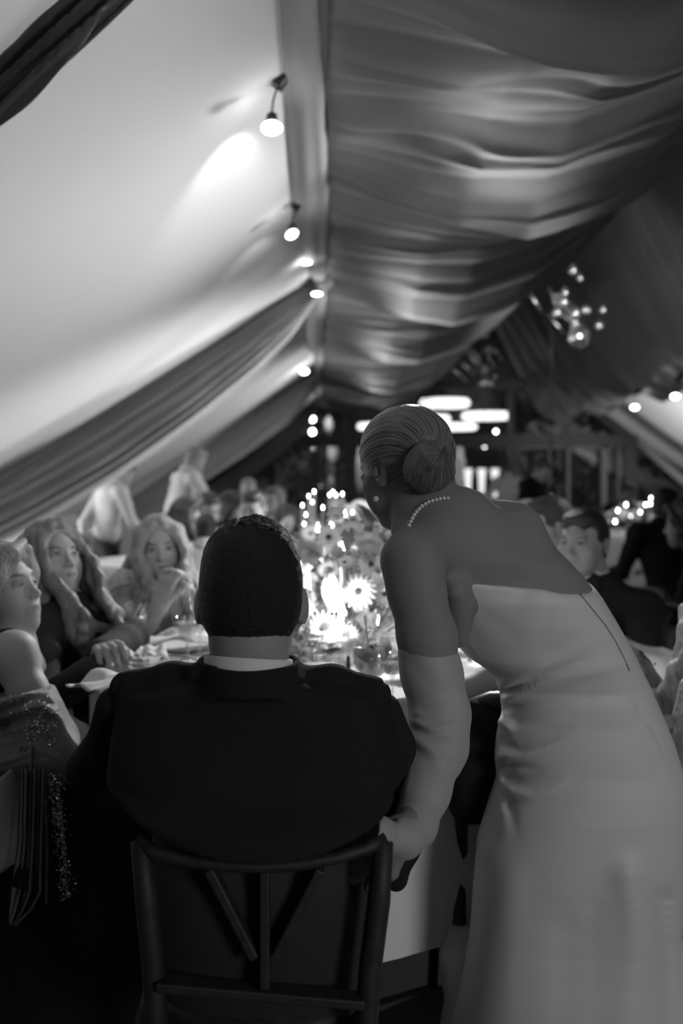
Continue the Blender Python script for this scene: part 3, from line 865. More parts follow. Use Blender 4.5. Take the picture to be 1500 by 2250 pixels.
SB.chain([P(938, 1400, 1.64), P(943, 1450, 1.64), elB], [.0462, .0405, .036], .02)
SB.chain([elB, P(961, 1650, 1.60), P(935, 1740, 1.55), P(905, 1800, 1.50)], [.036, .033, .027, .023], .02)
SB.cap(P(1000, 1300, 1.72), P(1005, 1400, 1.80), .018, .02, .03)
# far arm reaching forward on to the cloth, only its forearm shows
SB.cap(P(1150, 1210, 2.03), P(1130, 1490, 2.16), .045, .036, .03)
SB.cap(P(1130, 1490, 2.16), P(905, 1560, 2.06), .036, .026, .02)
hand(SB, P(905, 1560, 2.06), (-1, .1, -.1), (.1, -.3, 1), -1, .35, .95)
hand(SB, P(893, 1822, 1.47), (-.85, -.10, -.40), (.2, -.8, .55), 1, .75, .9)
me = SB.mesh('person', .0042); v = verts(me); set_f(me, 'tint', HB.tint(v))
bride = tag(link('person', me, mat('bride_skin', .215, .62, .05, 900, .04, sss=.12, spec=.25, attr='tint')),
            'woman with a low hair bun leaning over the table in a white strapless gown', 'person')
HB.eyes(bride)
# gown: same surface a few millimetres out, cut along the neckline
SD = SDF(); SD.ops = BT; tmp_ = SDF(); bride_torso(tmp_); SD.ops[TI] = tmp_.ops[0]; SD.ops = SD.ops[HEADN:]
SD.add(lambda p: np.full(len(p), -.0035, dtype=np.float32), None, None, .001, 'd')
SD.ell(P(972, 1296, 1.72), (.040, .11, .050), None, .006, 's')
A_, B_, C_ = P(1020, 1268, 1.76), P(1276, 1301, 1.80), P(1284, 1246, 1.99)
nrm = (B_ - A_).cross(C_ - A_).normalized(); nrm = nrm if nrm.z > 0 else -nrm
SD.plane(A_, nrm, .002)
SD.plane(P(1100, 1700, 3), (0, 0, 0.0001), .001) if False else None
# gathers where she bends: ridges and hollows in the cloth
FOLDS = [([(1104, 1508), (1150, 1488), (1210, 1455), (1290, 1420)], 13, .009), ([(1112, 1536), (1160, 1516), (1230, 1494), (1300, 1480), (1380, 1462)], 11, .009),
         ([(1106, 1521), (1150, 1501), (1210, 1474), (1290, 1448)], 8, -.012), ([(1112, 1556), (1160, 1545), (1250, 1512)], 12, -.006), ([(1100, 1575), (1112, 1600), (1122, 1650)], 16, .008),
         ([(1094, 1588), (1130, 1606), (1180, 1596), (1230, 1578)], 13, .011), ([(1096, 1630), (1135, 1648), (1190, 1634), (1250, 1606)], 11, -.012), ([(1094, 1662), (1140, 1660), (1200, 1640), (1270, 1605)], 13, .010),
         ([(1094, 1690), (1130, 1680), (1180, 1688)], 9, -.012), ([(1098, 1716), (1120, 1738), (1165, 1750), (1215, 1738), (1240, 1712)], 13, .012), ([(1110, 1712), (1145, 1712), (1190, 1706)], 13, -.010),
         ([(1090, 1770), (1112, 1790), (1110, 1840)], 17, .003), ([(1120, 1770), (1130, 1830)], 12, -.007), ([(1400, 1550), (1450, 1640)], 7, -.004), ([(1420, 1600), (1474, 1705)], 7, .004), ([(1428, 1665), (1476, 1770)], 7, -.003),
         ([(1385, 1930), (1400, 2050), (1385, 2250), (1370, 2430)], 42, .016), ([(1455, 1980), (1460, 2100), (1470, 2430)], 26, -.012), ([(1120, 1950), (1115, 2150), (1090, 2430)], 40, .006), ([(1250, 2050), (1245, 2430)], 46, -.008), ([(1300, 2000), (1310, 2430)], 30, -.004),
         ([(1040, 1330), (1100, 1380), (1200, 1430)], 22, -.003), ([(1190, 1290), (1150, 1400), (1190, 1455)], 26, .003), ([(1010, 1390), (1060, 1460)], 14, .004)]
def fold_field(folds, ymax):
    segs = []
    for pts, w_, a_ in folds:
        pts = np.array(pts, float); L_ = np.r_[0, np.cumsum(np.linalg.norm(np.diff(pts, axis=0), axis=1))]; t = np.linspace(0, L_[-1], 24)
        xx = np.interp(t, L_, pts[:, 0]); yy = np.interp(t, L_, pts[:, 1])
        for _ in range(3): xx[1:-1] = (xx[:-2] + 2 * xx[1:-1] + xx[2:]) / 4; yy[1:-1] = (yy[:-2] + 2 * yy[1:-1] + yy[2:]) / 4
        segs.append((xx, yy, w_, a_))
    def fn(p):
        px = CX + p[:, 0] * F / p[:, 1]; py = CY + (CH - p[:, 2]) * F / p[:, 1]; out = np.zeros(len(p)); keep = 1 - sstep(p[:, 1], ymax - .05, ymax + .03)
        for xx, yy, w_, a_ in segs:
            m = (px > xx.min() - 3 * w_) & (px < xx.max() + 3 * w_) & (py > yy.min() - 3 * w_) & (py < yy.max() + 3 * w_)
            i = np.nonzero(m)[0]
            if not len(i): continue
            dx = px[i][:, None] - xx[None]; dy = py[i][:, None] - yy[None]; d2 = dx * dx + dy * dy; j = d2.argmin(1); t = j / 23.0
            out[i] -= a_ * np.exp(-d2[np.arange(len(i)), j] / (w_ * w_)) * (1 - t * .85)
        return (out * keep).astype(np.float32)
    return fn
SD.fn(fold_field(FOLDS, 1.93), op='d')
nd = Noise3(4, 12, 4, 12)
SD.fn(lambda p: (.0010 * nd(p)).astype(np.float32), op='d')
M_gown = mat('white_crepe_gown', .60, .55, .04, 900, sheen=.2)
gown = link('gown', SD.mesh('gown', .0042), M_gown); child_world(gown, bride)
# zip and seams as thin raised cords
M_seam = mat('gown_seam', .25, .7)
def cordline(name, S, pts, r, m, parent, n=6, d0=1.2, d1=2.6, lift=.0008):
    w_ = []
    for (x0, y0), (x1, y1) in zip(pts[:-1], pts[1:]):
        for t in np.linspace(0, 1, n, endpoint=False):
            q_ = S.ray(x0 + (x1 - x0) * t, y0 + (y1 - y0) * t, d0, d1)
            if q_ is not None: w_.append(q_ + Vector((0, -lift, 0)))
    if len(w_) > 2: return MB().tube(w_, r, 6).build(name, m, parent, world=True)
cordline('zip', SD, [(1272, 1303), (1292, 1328), (1330, 1375), (1352, 1410), (1372, 1450), (1384, 1478)], .0016, M_seam, gown)
# long detached sleeve / glove
SG = SDF()
SG.cap(P(936, 1425, 1.64), P(948, 1480, 1.64), .0475, .0475, .01); SG.cap(P(948, 1480, 1.64), P(966, 1570, 1.63), .0475, .0465, .02)
SG.cap(P(966, 1570, 1.63), P(962, 1640, 1.61), .0465, .0455, .02); SG.cap(P(962, 1640, 1.61), P(935, 1740, 1.55), .0455, .0350, .02)
SG.cap(P(935, 1740, 1.55), P(912, 1815, 1.50), .0350, .0300, .02)
SG.cap(P(912, 1812, 1.50), P(888, 1843, 1.465), .0315, .0275, .015); SG.cap(P(888, 1843, 1.465), P(800, 1826, 1.42), .0265, .0250, .012)
SG.ell(P(782, 1812, 1.41), (.032, .07, .045), None, .003, 's')
SG.plane(P(936, 1424, 1.64), (.0, .16, 1), .002)
SG.fn(fold_field([([(908, 1585), (950, 1602), (1020, 1590)], 9, .006), ([(906, 1600), (950, 1618), (1015, 1612)], 8, -.005), ([(905, 1625), (940, 1640), (990, 1690), (1010, 1700)], 10, .006), ([(912, 1565), (940, 1575)], 8, .006),
   ([(1012, 1525), (1028, 1560), (1022, 1600)], 11, .005), ([(905, 1640), (930, 1665), (960, 1720)], 12, -.004), ([(895, 1450), (940, 1500), (990, 1530)], 14, -.0025), ([(862, 1795), (880, 1845)], 7, -.007), ([(905, 1640), (895, 1720), (870, 1790)], 8, .003)], 1.62), op='d')
SG.fn(lambda p: (.0008 * nd(p * 2.2)).astype(np.float32), op='d')
M_glove = mat('sheer_white_sleeve', .34, .6, .05, 900, sheen=.2)
gl = link('sleeve', SG.mesh('sleeve', .0035), M_glove); child_world(gl, bride)
SF = SDF()
SF.cap(P(1128, 1478, 2.16), P(1020, 1535, 2.11), .047, .042, .02); SF.cap(P(1020, 1535, 2.11), P(915, 1560, 2.06), .042, .031, .02)
SF.cap(P(1148, 1300, 2.06), P(1128, 1478, 2.16), .047, .047, .02)
SF.fn(lambda p: (.003 * nd(p * 2)).astype(np.float32), op='d')
child_world(link('sleeve', SF.mesh('sleeve', .005), M_glove), bride)

# bride's hair: swept back to the bun
BUN = P(944, 1028, 1.735); TIE = P(970, 988, 1.70)
SH = SDF()
skull_cap(SH, HB, .0075, .050, nape=-.125, face=False)
kk = HB.k
SH.ell(HB.w(0, -.058, -.068), (.046 * kk, .036 * kk, .052 * kk), HB.R, .03)
SH.ell(HB.w(0, -.03, .020), (.074 * kk, .090 * kk, .078 * kk), HB.R, .03)
SH.ell(HB.w(0, .108, -.030), [.075 * kk, .070 * kk, .094 * kk], HB.R, .006, 's')
for sx in (-1, 1): SH.ell(HB.w(sx * .088, .030, -.060), [.055 * kk, .055 * kk, .058 * kk], HB.R, .008, 's'); SH.ell(HB.w(sx * .092, -.012, -.012), [.016 * kk, .022 * kk, .034 * kk], HB.R, .004, 's')
axis = np.array((BUN - HB.c).normalized()); ax1 = np.array(Vector(axis).orthogonal().normalized()); ax2 = np.cross(axis, ax1)
cB = np.array(HB.c)
def hv_bride(p):
    q_ = p - cB; x, y = q_ @ ax1, q_ @ ax2; z = q_ @ axis; r = np.sqrt(x * x + y * y) + 1e-6
    th = np.arctan2(y, x) + .6 * z / .1
    return np.stack([np.cos(th) * 34, np.sin(th) * 34, np.arctan2(r, z) * 2.0], 1)
def gr_b(p):
    a = hv_bride(p); n_ = Noise1(8, 10, .6, 3.2)
    th = np.arctan2(a[:, 1], a[:, 0])
    return (.0016 * np.sin(th * 34 + 2 * np.sin(th * 5)) * np.sin(th * 19 + 1) * sstep(np.linalg.norm(p - np.array(BUN), axis=1), .03, .07)).astype(np.float32)
M_hair_bride = hairmat('smooth_brown_hair', .115, .8, .28)
hb = hair_surface(SH, 'hair', HB, M_hair_bride, hv_bride, bride, gr_b, .0028)
SU = SDF()
SU.ell(BUN, (.0425, .038, .0455), Matrix.Rotation(.45, 3, 'Y'), .01)
SU.cap(TIE, P(955, 1005, 1.71), .010, .022, .012)
Tx, Tz = TIE.x, TIE.z; E_ = P(903, 1056, 1.72); lv = np.array((E_.x - Tx, E_.z - Tz)); lv /= np.linalg.norm(lv)
C2 = P(962, 1046, 1.72)
def bun_side(p):       # > 0 on the upper wrapped lock
    dx, dz = p[:, 0] - Tx, p[:, 2] - Tz
    s_ = lv[1] * dx - lv[0] * dz; t_ = lv[0] * dx + lv[1] * dz
    return -s_ + .009 * np.sin(np.clip(t_ / .07, 0, 1) * PI)
if bun_side(np.array([P(900, 985, 1.72)]))[0] < 0:
    _bs = bun_side
    def bun_side(p): 
        dx, dz = p[:, 0] - Tx, p[:, 2] - Tz
        s_ = lv[1] * dx - lv[0] * dz; t_ = lv[0] * dx + lv[1] * dz
        return s_ + .009 * np.sin(np.clip(t_ / .07, 0, 1) * PI)
tz = np.array(TIE); axb = np.array((BUN - TIE).normalized()); b1 = np.array(Vector(axb).orthogonal().normalized()); b2 = np.cross(axb, b1)
def hv_bun(p):
    q_ = p - tz; x, y, z = q_ @ b1, q_ @ b2, q_ @ axb
    th = np.arctan2(y, x) + 5 * z
    B_ = np.stack([np.cos(th) * 24, np.sin(th) * 24, z * 18], 1)
    r = np.hypot(p[:, 0] - C2.x, (p[:, 2] - C2.z) * .9); an = np.arctan2(p[:, 2] - C2.z, p[:, 0] - C2.x)
    A_l = np.stack([r * 900, 40 + 0 * r, an * 2.0 + r * 10], 1)
    return np.where((bun_side(p) > 0)[:, None], A_l, B_)
def gr_u(p):
    sd = bun_side(p); a = hv_bun(p); th = np.arctan2(a[:, 1], a[:, 0])
    gB = .0007 * np.sin(th * 30 + 2 * np.sin(th * 4)) * np.sin(th * 17) * sstep(np.linalg.norm(p - tz, axis=1), .01, .04)
    gA = .0006 * np.sin(a[:, 0] * 1.1) * np.sin(a[:, 0] * .43 + 1)
    return (np.where(sd > 0, gA, gB) - .0040 * sstep(sd, -.001, .004)).astype(np.float32)
hair_surface(SU, 'hair_bun', HB, M_hair_bride, hv_bun, bride, gr_u, .0022)
# stray strands at the nape
st = MB(); rr = random.Random(3)
for i in range(26):
    a = P(905 + rr.random() * 80, 1070 + rr.random() * 22, 1.785 - rr.random() * .02); b = a + Vector((rr.uniform(.0, .018), -.004, -.012 - rr.random() * .02)); c_ = b + Vector((rr.uniform(.0, .014), 0, rr.uniform(-.012, .006)))
    st.tube([a, (a + b) / 2 + Vector((.002, -.003, 0)), b, c_], .00035, 3)
st.build('stray_strands', mat('stray_hair', .06, .4), bride, world=True)
# pearls
M_pearl = mat('pearl', .62, .12, spec=.8)
nb = MB(); pts = []
xs_ = np.array([900, 906, 914, 928, 942, 958, 972, 990.]); ys_ = np.array([1156, 1142, 1128, 1113, 1104, 1099, 1096, 1096.])
Ls = np.r_[0, np.cumsum(np.hypot(np.diff(xs_), np.diff(ys_)))]
for t in np.arange(0, Ls[-1], 8.6):
    q_ = SB.ray(float(np.interp(t, Ls, xs_)), float(np.interp(t, Ls, ys_)), 1.5, 2.3)
    if q_: pts.append(q_ + Vector((-.0012, -.0030, .0012)))
neckl = MB().tube(pts, .0007, 5).build('pearl_necklace', M_pearl, bride, world=True)
for q_ in pts: MB().sphere(q_, .0037, 12, 8).build('pearl', M_pearl, neckl, world=True)
MB().sphere(P(826, 1096, 1.775), .0050, 14, 10).build('pearl_earring', M_pearl, bride, world=True)

# ------------------------------------------------------------------ the groom
HG = Head(P(553, 1318, 1.53), (.02, 1, -.10), size=1.0)
SG2 = SDF(); HG.sdf(SG2, False, False)
SG2.cap(HG.w(0, -.02, -.02), P(545, 1475, 1.515), .057, .0595, .03)
SG2.ell(P(548, 1400, 1.480), (.050, .040, .055), None, .03)
for x, s_ in ((449, -1), (651, 1)):
    y_ = 1335 if s_ < 0 else 1342
    SG2.ell(P(x + s_ * 2, y_, 1.545), (.0115, .017, .031), Matrix.Rotation(s_ * .12, 3, 'Y') @ Matrix.Rotation(s_ * .5, 3, 'Z'), .008)
SG2.loft([(1512, 500, 600, 1.53, .03), (1560, 340, 780, 1.55, .07), (1600, 300, 820, 1.55, .10), (1800, 330, 770, 1.53, .10), (1880, 380, 740, 1.56, .08)], 2.3, .05)
hand(SG2, P(330, 1590, 2.02), (.5, .8, .05), (0, -.2, 1), 1, .4)
SG2.cap(P(192, 1695, 1.68), P(330, 1590, 2.02), .036, .028, .03)
groom = tag(link('person', SG2.mesh('person', .005), mat('groom_skin', .30, .5, .2, 900, .06, sss=.08)), 'man in a black dinner jacket seated with his back to us, centre foreground', 'person')
SHG = SDF(); HK = HG.k
SHG.ell(HG.w(0, -.012, .030), (.0785, .099, .0835), HG.R, .01)
SHG.ell(HG.w(0, -.030, -.022), (.070, .066, .060), HG.R, .035)
SHG.ell(HG.w(-.005, .0, .075), (.060, .085, .048), HG.R, .03)
SHG.ell(HG.w(0, .108, -.030), [.080, .070, .11], HG.R, .006, 's')
for s_ in (-1, 1): SHG.ell(HG.w(s_ * .095, .01, -.070), [.035, .06, .055], HG.R, .012, 's')
SHG.plane(HG.w(0, 0, -.10), -HG.u, .02)
nhg = Noise3(55, 20, 300, 900); SHG.fn(lambda p: (.0022 * nhg(p)).astype(np.float32), op='d')
def hv_g(p):
    q_ = HG.loc(p); return np.stack([q_[:, 0] * 420 + q_[:, 1] * 120, q_[:, 2] * 420, q_[:, 1] * 60 - q_[:, 0] * 60], 1)
hair_surface(SHG, 'hair', HG, mat('groom_hair', .012, .55, .9, 1, .5, attr='hv', spec=.4), hv_g, groom, None, .0035)
# short strands standing along the crown
st = MB(); rr = random.Random(5)
for i in range(900):
    x = rr.uniform(-.066, .070); y = rr.uniform(-.07, .05)
    z = .03 + .092 * math.sqrt(max(.02, 1 - (x / .080) ** 2 - ((y + .012) / .105) ** 2))
    if z < .088: continue
    a = HG.w(x, y, z - .001 + .006 * (1 - abs(x) / .08)); sw_ = .75 if x > -.02 else -.35
    L_ = rr.uniform(.010, .020)
    b = a + (HG.R @ Vector((sw_ * .7, -.45, .40 - abs(x) * 5))) * L_ * .6; c_ = b + (HG.R @ Vector((sw_ * .8, -.5, -.25 - abs(x) * 5))) * L_ * .6
    st.tube([a, b, c_], [.0006, .0005, .0002], 3, cap=False)
st.build('hair_strands', mat('groom_hair_strands', .018, .45, spec=.5), groom, world=True)
# collar
zc = lambda y: CH - (y - CY) * 1.45 / F
mc_ = MB()
def colr(u, v):
    a = u * 2 * PI; prof = ((.0628, 1500), (.0632, 1446), (.0645, 1440), (.0665, 1443), (.0672, 1500)); k_ = v * 4; i_ = min(3, int(k_)); f_ = k_ - i_
    r_ = prof[i_][0] * (1 - f_) + prof[i_ + 1][0] * f_; y_ = prof[i_][1] * (1 - f_) + prof[i_ + 1][1] * f_
    c_ = P(546, 1460, 1.495); return (c_.x + r_ * math.sin(a), c_.y - r_ * math.cos(a), zc(y_) - .010 * (1 - math.cos(a)) + .0035 * math.sin(a) * -1)
mc_.grid(colr, 64, 8).build('shirt_collar', M_shirt, groom, world=True)
# jacket
SJ = SDF()
SJ.loft([(1486, 425, 672, 1.53, .075), (1500, 350, 765, 1.54, .085), (1520, 285, 822, 1.545, .098), (1560, 262, 846, 1.55, .112), (1620, 250, 852, 1.54, .125),
         (1700, 242, 862, 1.53, .140), (1760, 252, 865, 1.51, .165), (1810, 275, 850, 1.505, .170), (1850, 302, 838, 1.50, .172), (1890, 318, 828, 1.50, .172), (1950, 325, 822, 1.50, .170)], 2.5, .012)
SJ.fn(lambda p: p[:, 2] * 0 + (CH - (1906 - 62 * ((CX + p[:, 0] * F / p[:, 1] - 585) / 270) ** 2 - CY) * 1.335 / F) - p[:, 2], k=.004, op='i')
SJ.chain([P(470, 1492, 1.52), P(380, 1497, 1.54), P(278, 1512, 1.55)], [.022, .026, .026], .02)
SJ.chain([P(625, 1492, 1.52), P(730, 1500, 1.54), P(822, 1522, 1.55)], [.022, .026, .026], .02)
SJ.cyl(P(546, 1470, 1.495), .0745, zc(1530), zc(1462), .03)
SJ.cyl(P(546, 1470, 1.495), .0672, zc(1515), zc(1400), .003, 's')
SJ.plane(P(546, 1463, 1.44), (0, -.30, 1), .002)
SJ.chain([P(258, 1555, 1.57), P(244, 1630, 1.60), P(200, 1692, 1.68), P(300, 1612, 1.95)], [.034, .038, .040, .033], .006)
SJ.chain([P(838, 1565, 1.57), P(862, 1640, 1.58), P(868, 1710, 1.58), P(850, 1790, 1.60), P(790, 1760, 1.85)], [.032, .036, .037, .040, .034], .006)
SJ.chain([P(840, 1890, 1.50), P(885, 1868, 1.52), P(916, 1852, 1.54)], [.03, .022, .008], .012); SJ.chain([P(845, 1890, 1.5), P(868, 1932, 1.52)], [.032, .018], .012); SJ.chain([P(905, 1862, 1.53), P(872, 1935, 1.52)], [.014, .012], .012)
SJ.fn(fold_field([([(262, 1490), (240, 1560), (228, 1650)], 5, -.006), ([(843, 1500), (852, 1560), (862, 1650)], 5, -.006), ([(400, 1700), (550, 1760), (700, 1700)], 30, .003), ([(300, 1800), (450, 1850), (600, 1865), (800, 1800)], 14, .004), ([(280, 1740), (380, 1800)], 16, -.003)], 1.9), op='d')
njk = Noise3(14, 12, 6, 22)
SJ.fn(lambda p: (.0025 * njk(p)).astype(np.float32), op='d')
# armhole seams
for pts_ in ([(268, 1520), (245, 1570), (232, 1640), (226, 1700)], [(842, 1520), (850, 1570), (856, 1640), (858, 1700)]):
    pass
jk = link('jacket', SJ.mesh('jacket', .0045), M_black); child_world(jk, groom)
# cordline('armhole_seam', SJ, [(262, 1492), (246, 1540), (236, 1600), (232, 1660)], .0022, M_black, jk, d0=1.0)
# cordline('armhole_seam', SJ, [(838, 1500), (846, 1550), (852, 1610), (856, 1680)], .0022, M_black, jk, d0=1.0)
STr = SDF()
for s_ in (-1, 1):
    STr.cap(Vector((-.10 + s_ * .09, 1.62, .54)), Vector((-.10 + s_ * .12, 2.06, .52)), .088, .066, .03)
    STr.cap(Vector((-.10 + s_ * .12, 2.06, .52)), Vector((-.10 + s_ * .13, 2.02, .10)), .064, .05, .03)
STr.ell((-.10, 1.60, .56), (.17, .13, .11), None, .03)
STr.loft([(1800, 340, 812, 1.55, .12), (1900, 335, 815, 1.55, .135), (2000, 345, 810, 1.56, .14), (2160, 352, 804, 1.58, .14), (2260, 360, 800, 1.6, .14)], 2.6, .05)
child_world(link('trousers', STr.mesh('trousers', .008), M_trouser), groom)
for s_ in (-1, 1):
    q_ = SDF(); q_.cap((-.10 + s_ * .13, 2.0, .05), (-.10 + s_ * .14, 2.16, .035), .045, .038, .02, sq=((0, 0, 1), .75)); q_.plane((0, 0, .004), (0, 0, -1))
    child_world(link('shoe', q_.mesh('shoe', .008), mat('black_leather', .015, .3)), groom)
# ------------------------------------------------------------------ main table
ZT = .76
def T(px, py, z=ZT):            # the point of the table top seen at a picture point
    d = F * (CH - z) / (py - CY); return Vector(((px - CX) * d / F, d, z))
M_cloth = mat('white_tablecloth', .74, .75, .05, 300)
M_wood = mat('dark_wood', .025, .45, .08, 60, .3)
M_china = mat('white_china', .72, .18)
M_rim = mat('dark_plate_pattern', .05, .3)
M_napkin = mat('linen_napkin', .62, .85, .1, 500)
M_glass = glassy('crystal', .95, .03, .80, .93)
M_drink = mat('pale_drink', .45, .1, trans=.4)
M_dkdrink = mat('dark_garnish', .02, .4)
M_silver = mat('silver', .75, .2, metal=1)
M_wax = mat('candle_wax', .65, .4, sss=.2)
M_flame = emitter('flame', 38)
TC = Vector((.20, 2.95, 0)); TR = .84
def round_table(c, r, label, hem=.42, seed=1, group=None):
    t = empty('round_table', (c[0], c[1], 0), label, 'table', group)
    MB().lathe([(.001, ZT - .03), (r - .01, ZT - .03), (r, ZT - .015), (r - .01, ZT - .006), (.001, ZT - .006)], n=64).build('table_top', M_wood, t)
    MB().lathe([(.25, 0), (.24, .03), (.06, .06), (.05, .3), (.045, ZT - .03)], n=20).build('pedestal', M_wood, t)
    N = Noise1(seed, 8, 3, 14)
    nr, na = 16, 160; Rr = []
    def fn(u, v):
        a = u * 2 * PI
        if v < .4: rr_ = r * v / .4; z = ZT
        else:
            k = (v - .4) / .6; k1 = min(1, k / .12)
            w_ = (.035 * math.sin(a * 11 + 2 * math.sin(a * 3)) + .03 * math.sin(a * 7 + 1)) * k ** 1.2
            rr_ = r + .006 + .012 * math.sin(k1 * PI / 2) + w_ + .03 * k; z = ZT - .006 * k1 - (ZT - hem) * k
        return (rr_ * math.cos(a), rr_ * math.sin(a), z)
    o = MB().grid(fn, na, 30).build('tablecloth', M_cloth); o.location = (c[0], c[1], .0005)
    tag(o, label.replace('round table', 'tablecloth').replace('table under', 'tablecloth hanging from') if False else 'white cloth over the ' + label, 'tablecloth')
    return t
round_table(TC, TR, 'round dining table at which the groom sits, under glasses and flowers', .29, 3)

# ---- chairs
def chair(loc, rz, label, group='dark bentwood chairs', arch=False):
    t = empty('dining_chair', loc, label, 'chair', group, rz)   # sitter faces +y
    MB().lathe([(.001, .455), (.19, .455), (.215, .465), (.21, .485), (.001, .49)], n=28).build('seat', M_wood, t)
    for sx in (-1, 1):
        MB().tube([(sx * .17, -.17, .46), (sx * .185, -.24, 0)], [.018, .014], 8).build('leg', M_wood, t)
        MB().tube([(sx * .17, .15, .46), (sx * .185, .19, 0)], [.018, .014], 8).build('leg', M_wood, t)
        MB().tube([(sx * .165, -.18, .46), (sx * .175, -.215, .62), (sx * .185, -.25, .80)], .015, 8).build('back_post', M_wood, t)
    MB().tube([(-.185, -.25, .79), (-.12, -.275, .815), (0, -.285, .82), (.12, -.275, .815), (.185, -.25, .79)], [.015, .02, .022, .02, .015], 8).build('top_rail', M_wood, t)
    MB().tube([(-.17, -.205, .57), (0, -.225, .565), (.17, -.205, .57)], .014, 8).build('lower_rail', M_wood, t)
    MB().tube([(0, -.225, .57), (0, -.283, .81)], .013, 8).build('back_slat', M_wood, t)
    for sx in (-1, 1): MB().tube([(sx * .015, -.225, .575), (sx * .11, -.275, .81)], .012, 8).build('back_slat', M_wood, t)
    MB().tube([(-.18, 0, .22), (.18, 0, .22)], .009, 6).build('stretcher', M_wood, t)
    return t
# groom's own chair: fan back, rails seen below the jacket
gc = empty('dining_chair', (-.09, 1.50, 0), 'dark fan-backed wooden chair the man in the dinner jacket sits on', 'chair', 'dark bentwood chairs')
M_chair = mat('dark_walnut', .020, .6, .06, 50, .35)
def gch(name, pts, r, w=None, n=8):
    o = MB().tube([Vector(p) for p in pts], r, n).build(name, M_chair, gc, world=True); return o
def Q(px, py, d): return P(px, py, d)
gch('back_post', [Q(308, 1850, 1.41), Q(322, 1980, 1.41), Q(336, 2120, 1.41), Q(344, 2255, 1.41), Q(330, 2330, 1.41)] + [Vector((Q(330, 2330, 1.41).x, 1.36, .0))], [.014, .0165, .0165, .0165, .018, .014])
gch('back_post', [Q(842, 1850, 1.41), Q(832, 1980, 1.41), Q(814, 2120, 1.41), Q(804, 2255, 1.41), Q(815, 2330, 1.41)] + [Vector((Q(815, 2330, 1.41).x, 1.36, .0))], [.014, .0165, .0165, .0165, .018, .014])
gch('top_rail', [Q(302, 1845, 1.41), Q(345, 1876, 1.40), Q(420, 1893, 1.392), Q(500, 1901, 1.388), Q(580, 1904, 1.386), Q(660, 1899, 1.388), Q(740, 1884, 1.392), Q(800, 1866, 1.40), Q(846, 1842, 1.41)], [.010] * 9)
for name, a, b, hw in (('lower_rail', (345, 2160), (800, 2200), .016), ('back_slat', (582, 1905), (582, 2165), .017), ('back_slat', (460, 1905), (560, 2100), .015), ('back_slat', (704, 1905), (604, 2100), .015)):
    A1, B1 = Q(*a, 1.40), Q(*b, 1.40); ax = (B1 - A1); L_ = ax.length; q_ = ax.to_track_quat('X', 'Y').to_matrix()
    o = bevel(MB().box((A1 + B1) / 2, (L_ / 2, .007, hw), q_).build(name, M_chair, None, smooth=False), .003); child_world(o, gc)
o = MB().lathe([(.001, .455), (.175, .455), (.19, .465), (.187, .487), (.001, .49)], c=(-.085, 1.60, 0), n=32).build('seat', M_chair, None); child_world(o, gc)
for sx in (-1, 1):
    gch('leg', [(-.10 + sx * .17, 1.76, .46), (-.10 + sx * .19, 1.80, 0)], [.018, .014])
    gch('seat_rail', [(-.10 + sx * .155, 1.41, .465), (-.10 + sx * .17, 1.76, .465)], [.014, .014])

# ---- tableware
def put(o, loc, rz=0): o.location = loc; o.rotation_euler = (0, 0, rz); return o
def facet(prof, n=20, tw=.35, amp=.0016):
    """cut-crystal bowl: zig-zag walls"""
    mb = MB(); vs = []; m = len(prof)
    for i, (r, z) in enumerate(prof):
        for k in range(n):
            a = 2 * PI * (k + tw * i) / n; rr_ = r + (amp if (k + i) % 2 else -amp) * (1 if r > .012 else 0)
            vs.append((rr_ * math.cos(a), rr_ * math.sin(a), z))
    fs = []
    for i in range(m - 1):
        for k in range(n):
            a, b = i * n + k, i * n + (k + 1) % n; c_, d_ = a + n, b + n
            fs += [(a, b, d_), (a, d_, c_)]
    return mb.add(vs, fs)
def goblet(cut=True, s=1.0, wine=False):
    t = bpy.data.objects.new('crystal_goblet' if cut else 'wine_glass', None); C.objects.link(t)
    if cut:
        bowl = facet([(.008 * s, .055 * s), (.024 * s, .065 * s), (.032 * s, .082 * s), (.035 * s, .105 * s), (.037 * s, .13 * s), (.039 * s, .155 * s)], 22)
    else:
        bowl = MB().lathe([(.004 * s, .095 * s), (.020 * s, .100 * s), (.034 * s, .115 * s), (.040 * s, .135 * s), (.041 * s, .16 * s), (.037 * s, .19 * s), (.034 * s, .205 * s)], n=32)
    bowl.build('bowl', M_glass, t, smooth=not cut)
    top = .055 * s if cut else .095 * s
    MB().lathe([(.001, .001), (.034 * s, .002), (.033 * s, .004), (.008 * s, .009), (.005 * s, .02), (.009 * s if cut else .004 * s, .035 * s), (.005 * s, top * .8), (.009 * s, top + .002)], n=20).build('stem', M_glass, t)
    if not cut: MB().lathe([(.001, .0965 * s), (.020 * s, .102 * s), (.033 * s, .116 * s), (.038 * s, .134 * s), (.001, .134 * s)], n=24).build('wine', M_drink_l, t)
    return t
M_drink_l = mat('white_wine', .75, .05, trans=.8)
proto_g = goblet(True); proto_w = goblet(False)
first = {'g': True, 'w': True}
def place(kind, loc, label, s=1.0):
    pr = proto_g if kind == 'g' else proto_w
    o = pr if first[kind] else copy_thing(pr)
    first[kind] = False; o.location = loc; o.scale = (s, s, s); o.rotation_euler = (0, 0, random.random() * 3)
    return tag(o, label, 'glass', 'cut crystal goblets on the main table' if kind == 'g' else 'wine glasses on the main table')
place('w', T(412, 1478), 'tall wine glass with a little white wine, left of the groom\'s ear', 1.0)
place('g', T(648, 1490), 'cut crystal goblet right beside the groom\'s neck', 1.0)
place('g', T(795, 1490), 'large cut crystal goblet behind the drink with star anise', 1.12)
place('g', T(838, 1425), 'crystal goblet beside the bride\'s upper arm', 1.0)
